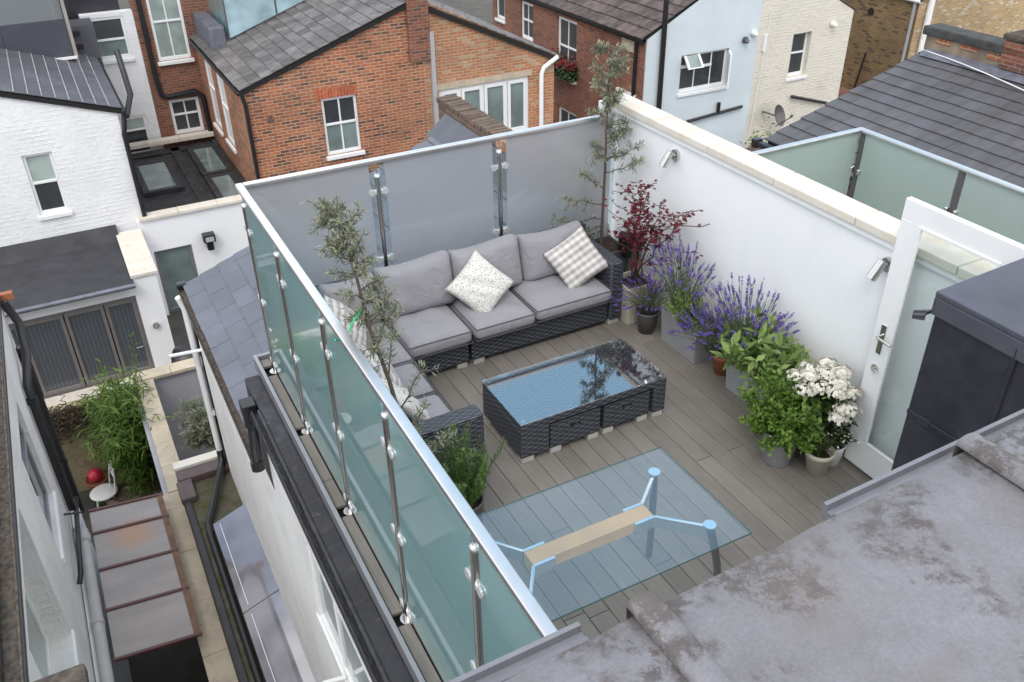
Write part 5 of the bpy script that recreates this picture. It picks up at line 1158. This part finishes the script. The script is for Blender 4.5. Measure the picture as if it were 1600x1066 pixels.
spR = [(4.17, 6.24, .40), (4.18, 6.25, .8), (4.19, 6.26, 1.2), (4.19, 6.27, 1.6), (4.20, 6.27, 1.95), (4.21, 6.27, 2.25)]
brR = spine_branches(spR, 24, .42, .24, r0, .3, .8, .3) + [((4.18, 6.25, .85), (3.72, 6.22, 1.02), 1.5), ((4.18, 6.25, .7), (3.62, 6.22, .80), 1.6), ((4.18, 6.25, .62), (3.78, 6.15, .70), 1.4), ((4.18, 6.26, 1.0), (3.90, 6.2, 1.22), 1.2), ((4.19, 6.26, 1.25), (4.32, 5.9, 1.5), 1.3), ((4.19, 6.26, 1.15), (4.30, 5.85, 1.38), 1.3), ((4.18, 6.25, .6), (3.95, 6.25, .55), 1.2)]
olive((4.17, 6.24, 0), 'tall slender olive tree in the far corner by the white wall', spR, brR, 32, 50, .056)
def trough(name, x0, x1, y0, y1, h, mat, label, z=0, th=.018, fill=.05):
    t = thing(name, ((x0 + x1) / 2, (y0 + y1) / 2, z), label, 'planter'); b = MB(); i = .015
    b.hexa([(x0 + i, y0 + i, z), (x1 - i, y0 + i, z), (x1 - i, y1 - i, z), (x0 + i, y1 - i, z), (x0, y0, z + h - fill), (x1, y0, z + h - fill), (x1, y1, z + h - fill), (x0, y1, z + h - fill)])
    for q in ((x0, x0 + th, y0, y1), (x1 - th, x1, y0, y1), (x0 + th, x1 - th, y0, y0 + th), (x0 + th, x1 - th, y1 - th, y1)): b.box(*q, z + h - fill + .0005, z + h)
    b.build('body', mat, t, bevel=.006); so_ = MB(); r = random.Random(2); n = 10
    vs = [(x0 + th + (x1 - x0 - 2 * th) * i / n, y0 + th + (y1 - y0 - 2 * th) * j / n, z + h - fill + .004 + r.uniform(0, .02)) for j in range(n + 1) for i in range(n + 1)]
    so_.add(vs, [(j * (n + 1) + i, j * (n + 1) + i + 1, (j + 1) * (n + 1) + i + 1, (j + 1) * (n + 1) + i) for j in range(n) for i in range(n)], True); so_.build('soil', M['soil'], t); return t
trough('planter', 4.02, 4.34, 6.02, 6.36, .46, M['grey_post'], 'dark square planter behind the woven arm holding the corner olive')
trough('planter', 3.99, 4.30, 5.50, 5.80, .37, M['cream_pot'], 'cream square planter with dark soil under the red maple', fill=.06)
trough('planter', 4.12, 4.395, 4.72, 5.20, .34, M['zinc'], 'long grey trough planted with lavender and thyme under the white wall')
trough('planter', 4.14, 4.395, 3.86, 4.36, .32, M['zinc'], 'long grey trough under the big leaved sage')
ub_ = thing('utility_box', (4.36, 6.02, .5), 'black and grey plastic socket box on the white wall behind the maple', 'socket box')
box(4.33, 4.418, 5.92, 6.10, .42, .66).build('grey_back', M['zinc'], ub_, bevel=.03, seg=3); box(4.25, 4.329, 5.95, 6.09, .40, .62).build('black_cover', M['black_plastic'], ub_, bevel=.02, seg=3)

# red maple
mt = thing('japanese_maple', (4.14, 5.66, 0), 'dark red Japanese maple in the cream planter against the white wall', 'shrub'); r = random.Random(44)
tr = MB(); fo = MB(); ends = []
for i in range(7):
    a = r.uniform(0, 6.28); base = Vector((4.14, 5.66, .33)); top = Vector((4.12 + .14 * math.cos(a), 5.36 + .26 * math.sin(a), r.uniform(.95, 1.30)))
    pts = branch_pts(r, base, top, 7, .04); tr.tube(pts, [.010 * (1 - .7 * j / 7) for j in range(8)], 6, cap=False)
    for k in (3, 4, 5, 6, 7):
        for q in range(2):
            e = pts[k] + Vector((r.gauss(0, .09), r.gauss(0, .15), r.uniform(-.02, .14))); s2 = branch_pts(r, pts[k], e, 4, .06); tr.tube(s2, .003, 4, cap=False); ends.append(s2)
for e in (Vector((4.22, 4.98, 1.27)), Vector((4.25, 4.86, 1.20)), Vector((4.16, 5.86, 1.18)), Vector((4.05, 5.95, 1.05))):
    s2 = branch_pts(r, (4.14, 5.45, .95), e, 5, .05); tr.tube(s2, .0035, 4, cap=False); ends.append(s2)
for s2 in ends:
    for q in range(10):
        k = r.randint(1, len(s2) - 1); p = s2[k] + rv(r) * .035; d0 = Vector((r.uniform(-1, 1), r.uniform(-1, 1), r.uniform(-.5, .3))).normalized(); nn = Vector((r.uniform(-.4, .4), r.uniform(-.4, .4), 1)).normalized()
        for an in (-62, -30, 0, 30, 62): fo.leaf(p, Matrix.Rotation(R(an), 3, nn) @ d0, nn, .040 * (1 - abs(an) / 140) * r.uniform(.9, 1.2), .011, .2)
tr.build('trunk', plain('maple_bark', (.07, .045, .04), .8, .2, 30), mt); fo.build('crown', leafmat('maple_leaves', (.075, .010, .018), (.24, .024, .040), .5, .35), mt)

# lavender
LVG = leafmat('lavender_leaves', (.09, .12, .075), (.17, .20, .13), .6, .2); LVF = leafmat('lavender_flowers', (.10, .06, .30), (.20, .13, .46), .7, .2)
def lavender(loc, label, c, n, h, spread, seed, lean=(0, 0, 0), fl=(.045, .075)):
    t = thing('lavender', loc, label, 'lavender'); r = random.Random(seed); st = MB(); fo = MB(); fw = MB(); c = Vector(c); lean = Vector(lean)
    for i in range(n):
        a = r.uniform(0, 6.283); rr_ = r.random() ** .6; d = Vector((math.cos(a) * rr_ * spread[0], math.sin(a) * rr_ * spread[1], 0)); b = c + d * .25
        tip = c + d + lean * r.random() + Vector((0, 0, h * r.uniform(.7, 1.08) * (1 - .35 * rr_ ** 2)))
        mid = b.lerp(tip, .55) + Vector((0, 0, .06)) + rv(r) * .02; pts = [b, b.lerp(mid, .5) + Vector((0, 0, .03)), mid, tip]
        st.tube(pts, .0018, 3, cap=False)
        foliage(fo, r, pts[:3], 9, .05, .006, .5, .012)
        ax = (tip - mid).normalized(); L_ = r.uniform(*fl); s0 = tip
        for k in range(6):
            for q in range(4):
                d2 = rv(r); d2 = (d2 - ax * d2.dot(ax)).normalized(); w = .008 * (1 - .55 * abs(k - 2) / 4); p = s0 + ax * (L_ * k / 6); fw.leaf(p, d2 * .75 + ax * .8, ax, .017 - .001 * k, w * 1.6, .3)
    st.build('stems', LVG, t); fo.build('foliage', LVG, t); fw.build('flowers', LVF, t)
lavender((4.2, 5.05, .3), 'purple lavender in the long trough nearer the red maple', (4.22, 5.06, .30), 105, .64, (.22, .36), 51, (-.1, .05, 0), (.05, .085))
lavender((4.12, 5.38, .1), 'trailing purple lavender in a small dark pot beside the cream planter', (4.10, 5.36, .20), 80, .34, (.28, .24), 52, (-.08, -.05, -.05))
lavender((4.22, 4.28, .3), 'purple lavender standing above the big leaved sage', (4.22, 4.26, .30), 130, .64, (.24, .44), 53, (-.06, .0, 0), (.05, .085))
lavender((4.1, 4.6, .2), 'low purple lavender spilling between the two grey troughs', (4.16, 4.52, .22), 110, .42, (.26, .26), 54, (-.14, 0, -.05), (.05, .085))
def pot(loc, prof, mat, label, soil=None):
    t = thing('plant_pot', loc, label, 'plant pot'); MB().lathe(prof, loc, 28).build('pot', mat, t); rr_, z = soil or (prof[-1][0] * .9, prof[-1][1] - .02)
    MB().lathe([(0, z + .01), (rr_, z)], loc, 20).build('soil', M['soil'], t); return t
pot((4.10, 5.36, 0), [(0, 0), (.07, 0), (.10, .19), (.105, .21), (.092, .21), (.088, .17)], M['grey_post'], 'small dark pot of trailing lavender beside the cream planter')
pot((4.27, 4.53, 0), [(0, 0), (.065, 0), (.09, .15), (.10, .155), (.10, .19), (.085, .19), (.08, .16)], M['terracotta'], 'terracotta pot squeezed between the two grey troughs')

def bushy(name, label, loc, c, rad, n, ln, w, m, seed, cat, stems=28, up=.5, droop=.0, hang=None, petiole=None):
    t = thing(name, loc, label, cat); r = random.Random(seed); st = MB(); fo = MB(); c = Vector(c); base = Vector(loc)
    for i in range(stems):
        d = rv(r); d.z = abs(d.z) if not hang else d.z; k = r.uniform(.45, 1.02); tip = c + Vector((d.x * rad[0], d.y * rad[1], d.z * rad[2])) * k
        b = Vector((base.x + r.gauss(0, .03), base.y + r.gauss(0, .03), c.z - rad[2] * .75)); pts = branch_pts(r, b, tip, 5, .06); st.tube(pts, .0028, 4, cap=False)
        foliage(fo, r, pts[2:], int(n / stems), ln, w, up, .035, fold=.35, droop=droop)
    st.build('stems', m, t); fo.build('foliage', m, t); return t, r
bushy('thyme', 'soft green thyme mound at the front of the lavender trough', (4.16, 4.86, .3), (4.12, 4.86, .44), (.20, .26, .24), 3200, .024, .012, leafmat('thyme_leaves', (.12, .19, .05), (.24, .31, .11)), 61, 'herb', 70, .4)
bushy('sage', 'big leaved light green sage bush in front of the white wall', (4.22, 4.05, .3), (4.10, 3.92, .50), (.30, .52, .36), 760, .125, .047, leafmat('sage_leaves', (.13, .21, .055), (.27, .36, .12), .6, .3), 62, 'herb', 62, .35, .12)
bushy('mint', 'dense green mint ball in the galvanised bucket', (3.90, 3.47, .26), (3.88, 3.47, .44), (.29, .36, .29), 4600, .042, .023, leafmat('mint_leaves', (.075, .15, .022), (.19, .30, .055), .5, .3), 63, 'herb', 110, .35, .1, hang=True)
pot((3.90, 3.47, 0), [(0, 0), (.095, 0), (.097, .01), (.135, .27), (.142, .28), (.138, .29), (.125, .285), (.12, .24)], M['galv'], 'galvanised metal bucket holding the green mint')
pot((4.06, 3.245, 0), [(0, 0), (.068, 0), (.093, .15), (.103, .155), (.106, .19), (.092, .19), (.088, .15)], M['cream_pot'], 'ribbed cream pot standing beside the galvanised bucket')
bushy('small_lavender', 'short green herb in the ribbed cream pot', (4.06, 3.245, .17), (4.06, 3.25, .24), (.11, .11, .13), 700, .04, .006, leafmat('herb_needles', (.05, .085, .03), (.12, .16, .06)), 64, 'herb', 40, .8)
pot((4.22, 3.27, 0), [(0, 0), (.06, 0), (.078, .15), (.085, .17), (.074, .17), (.07, .14)], M['white_paint'], 'small white pot behind the cream pot near the door')
bushy('small_bedding_plant', 'small dark leaved plant with pinkish blooms in the little white pot', (4.22, 3.27, .15), (4.22, 3.26, .24), (.10, .11, .11), 260, .045, .03, leafmat('bedding_leaves', (.03, .055, .02), (.07, .11, .035)), 65, 'bedding plant', 24, .3)
pot((4.20, 3.50, 0), [(0, 0), (.10, 0), (.14, .25), (.145, .27), (.13, .27), (.12, .22)], M['grey_post'], 'dark pot under the white hydrangea')
hy, r = bushy('hydrangea', 'white flowered hydrangea with round heads near the door', (4.20, 3.50, .25), (4.16, 3.36, .44), (.20, .26, .22), 220, .10, .065, leafmat('hydrangea_leaves', (.03, .07, .02), (.09, .15, .045)), 66, 'hydrangea', 30, .3)
ph_ = plain('hydrangea_petals', (.72, .68, .60), .7, .06, 20, island=.12)
for i, (x, y, z) in enumerate(((4.02, 3.60, .70), (4.06, 3.50, .76), (4.14, 3.42, .80), (4.00, 3.46, .66), (4.16, 3.30, .76), (4.20, 3.20, .70), (4.13, 3.12, .60), (4.08, 3.15, .50), (4.22, 3.35, .82), (4.22, 3.52, .80), (4.06, 3.38, .72), (4.12, 3.26, .70), (4.14, 3.17, .55), (4.10, 3.55, .78))):
    fl2 = MB(); z = .45 + (z - .45) * .72; y = 3.33 + (y - 3.33) * .82; x += .02
    ex, ez = r.uniform(.055, .085), r.uniform(.028, .045)
    for k in range(80):
        d = rv(r); d.z = d.z if d.z > -.25 else -d.z; p = Vector((x + r.gauss(0, .008), y + r.gauss(0, .008), z)) + Vector((d.x * ex, d.y * ex, d.z * ez)) * r.uniform(.7, 1.12)
        a = d.orthogonal().normalized(); a = Matrix.Rotation(r.uniform(0, 6.28), 3, d) @ a
        for q in range(4): fl2.leaf(p, Matrix.Rotation(q * 1.571, 3, d) @ a + d * .15, d, .017, .014, .2)
    fl2.build('flower_head', ph_, hy)
bf = MB()
for k in range(60):
    p = Vector((4.20 + r.gauss(0, .05), 3.22 + r.gauss(0, .05), .30 + r.gauss(0, .03))); d = rv(r); bf.leaf(p, d, Vector((0, 0, 1)), .02, .018, .2)
tag(bf.build('fallen_petals', ph_), 'pinkish white petals caught above the little white pot', 'petals', kind='stuff')

# rosemary
rm = thing('rosemary', (1.66, 3.92, 0), 'upright green rosemary beside the low woven sofa arm', 'herb'); r = random.Random(71); st = MB(); fo = MB()
for i in range(44):
    a = r.uniform(0, 6.28); k = r.random() ** .7; b = Vector((1.66 + .07 * k * math.cos(a), 3.92 + .07 * k * math.sin(a), .22)); e = b + Vector((.22 * k * math.cos(a) + r.gauss(0, .02), .20 * k * math.sin(a) + r.gauss(0, .02), r.uniform(.36, .60) * (1 - .25 * k)))
    pts = branch_pts(r, b, e, 6, .025); st.tube(pts, .003, 4, cap=False)
    for q in range(150):
        t = r.uniform(.1, 1) * 6; j = min(int(t), 5); p = pts[j].lerp(pts[j + 1], t - j); ax = (pts[j + 1] - pts[j]).normalized(); d = rv(r); d = (d - ax * d.dot(ax)).normalized() + ax * .8; fo.leaf(p, d, ax, .034, .006, .2)
st.build('stems', M['bark'], rm); fo.build('foliage', leafmat('rosemary_needles', (.05, .11, .025), (.15, .24, .06), .5, .25), rm)
pot((1.66, 3.92, 0), [(0, 0), (.10, 0), (.125, .23), (.13, .25), (.115, .25), (.11, .2)], M['grey_post'], 'dark round pot of the rosemary by the sofa arm')

# bamboo, olive bush in the gardens
bm_ = thing('bamboo', (-.35, 13.0, -6), 'big arching bright green bamboo clump against the long garden wall', 'bamboo'); r = random.Random(81); st = MB(); fo = MB()
for i in range(95):
    b = Vector((-.35 + r.gauss(0, .10), 12.85 + r.gauss(0, .22), -5.6)); e = b + Vector((r.gauss(-.05, .24), r.gauss(-.08, .36), r.uniform(1.0, 2.0)))
    mid = b.lerp(e, .6) + Vector((0, 0, .25)); pts = [b, b.lerp(mid, .5) + Vector((0, 0, .08)), mid, e]; st.tube(pts, .006, 4, cap=False)
    for q in range(85):
        t = r.random() ** .7 * 3; j = min(int(t), 2); p = pts[j].lerp(pts[j + 1], t - j) + rv(r) * .10; d = Vector((r.gauss(0, .8), r.gauss(0, .8), r.uniform(-.8, .35))); s = r.uniform(.6, 1.15); fo.leaf(p, d, rv(r) * .4 + Vector((0, 0, 1)), .22 * s, .028 * s, .25)
for pts in ([Vector((-.1, 13.2, -4.6)), Vector((.05, 13.25, -3.7)), Vector((.10, 13.22, -3.15))],):
    st.tube(pts, .006, 4, cap=False); foliage(fo, r, pts, 26, .12, .018, .3, .03)
st.build('canes', leafmat('bamboo_canes', (.12, .14, .03), (.18, .18, .05)), bm_); fo.build('foliage', leafmat('bamboo_leaves', (.045, .105, .012), (.17, .26, .04), .5, .3), bm_)
bp = thing('round_planter', (-.30, 12.6, -6), 'low curved brick planter at the foot of the bamboo', 'planter')
MB().lathe([(0, .02), (.55, .02), (.56, .36), (.50, .40), (.46, .36), (0, .35)], (-.42, 12.75, -6), 30).build('body', M['old_brick'], bp)
spo = [(.80, 11.5, -6), (.80, 11.5, -4.7), (.79, 11.5, -4.3), (.77, 11.5, -4.0)]; bro = []
for i in range(60):
    a = r.uniform(0, 6.28); q = Vector((.70, 11.5, -3.92)); d = rv(r); bro.append(((.79, 11.5, -4.28 + r.uniform(0, .25)), q + Vector((d.x * .34, d.y * .34, d.z * .38)), 1.1))
olive((.80, 11.5, -6), 'small round headed olive tree in the grey walled yard', spo, bro, 91, 60, .085, tips=False, trunk_r=.02)
wd = thing('weed', (17.5, 18.3, -4.9), 'yellow green weed sprouting at the foot of the pale houses', 'weed'); wf = MB()
for i in range(60):
    p = Vector((17.75 + r.gauss(0, .35), 18.5 + r.gauss(0, .15), -5.0 + abs(r.gauss(0, .35)))); wf.leaf(p, rv(r) + Vector((0, 0, .5)), Vector((0, -1, .5)), .13, .05)
wf.build('foliage', leafmat('weed_leaves', (.10, .15, .03), (.2, .25, .06)), wd); MB().box(17.2, 18.4, 18.3, 18.9, -6, -5.1).build('ledge', M['old_brick'], wd)
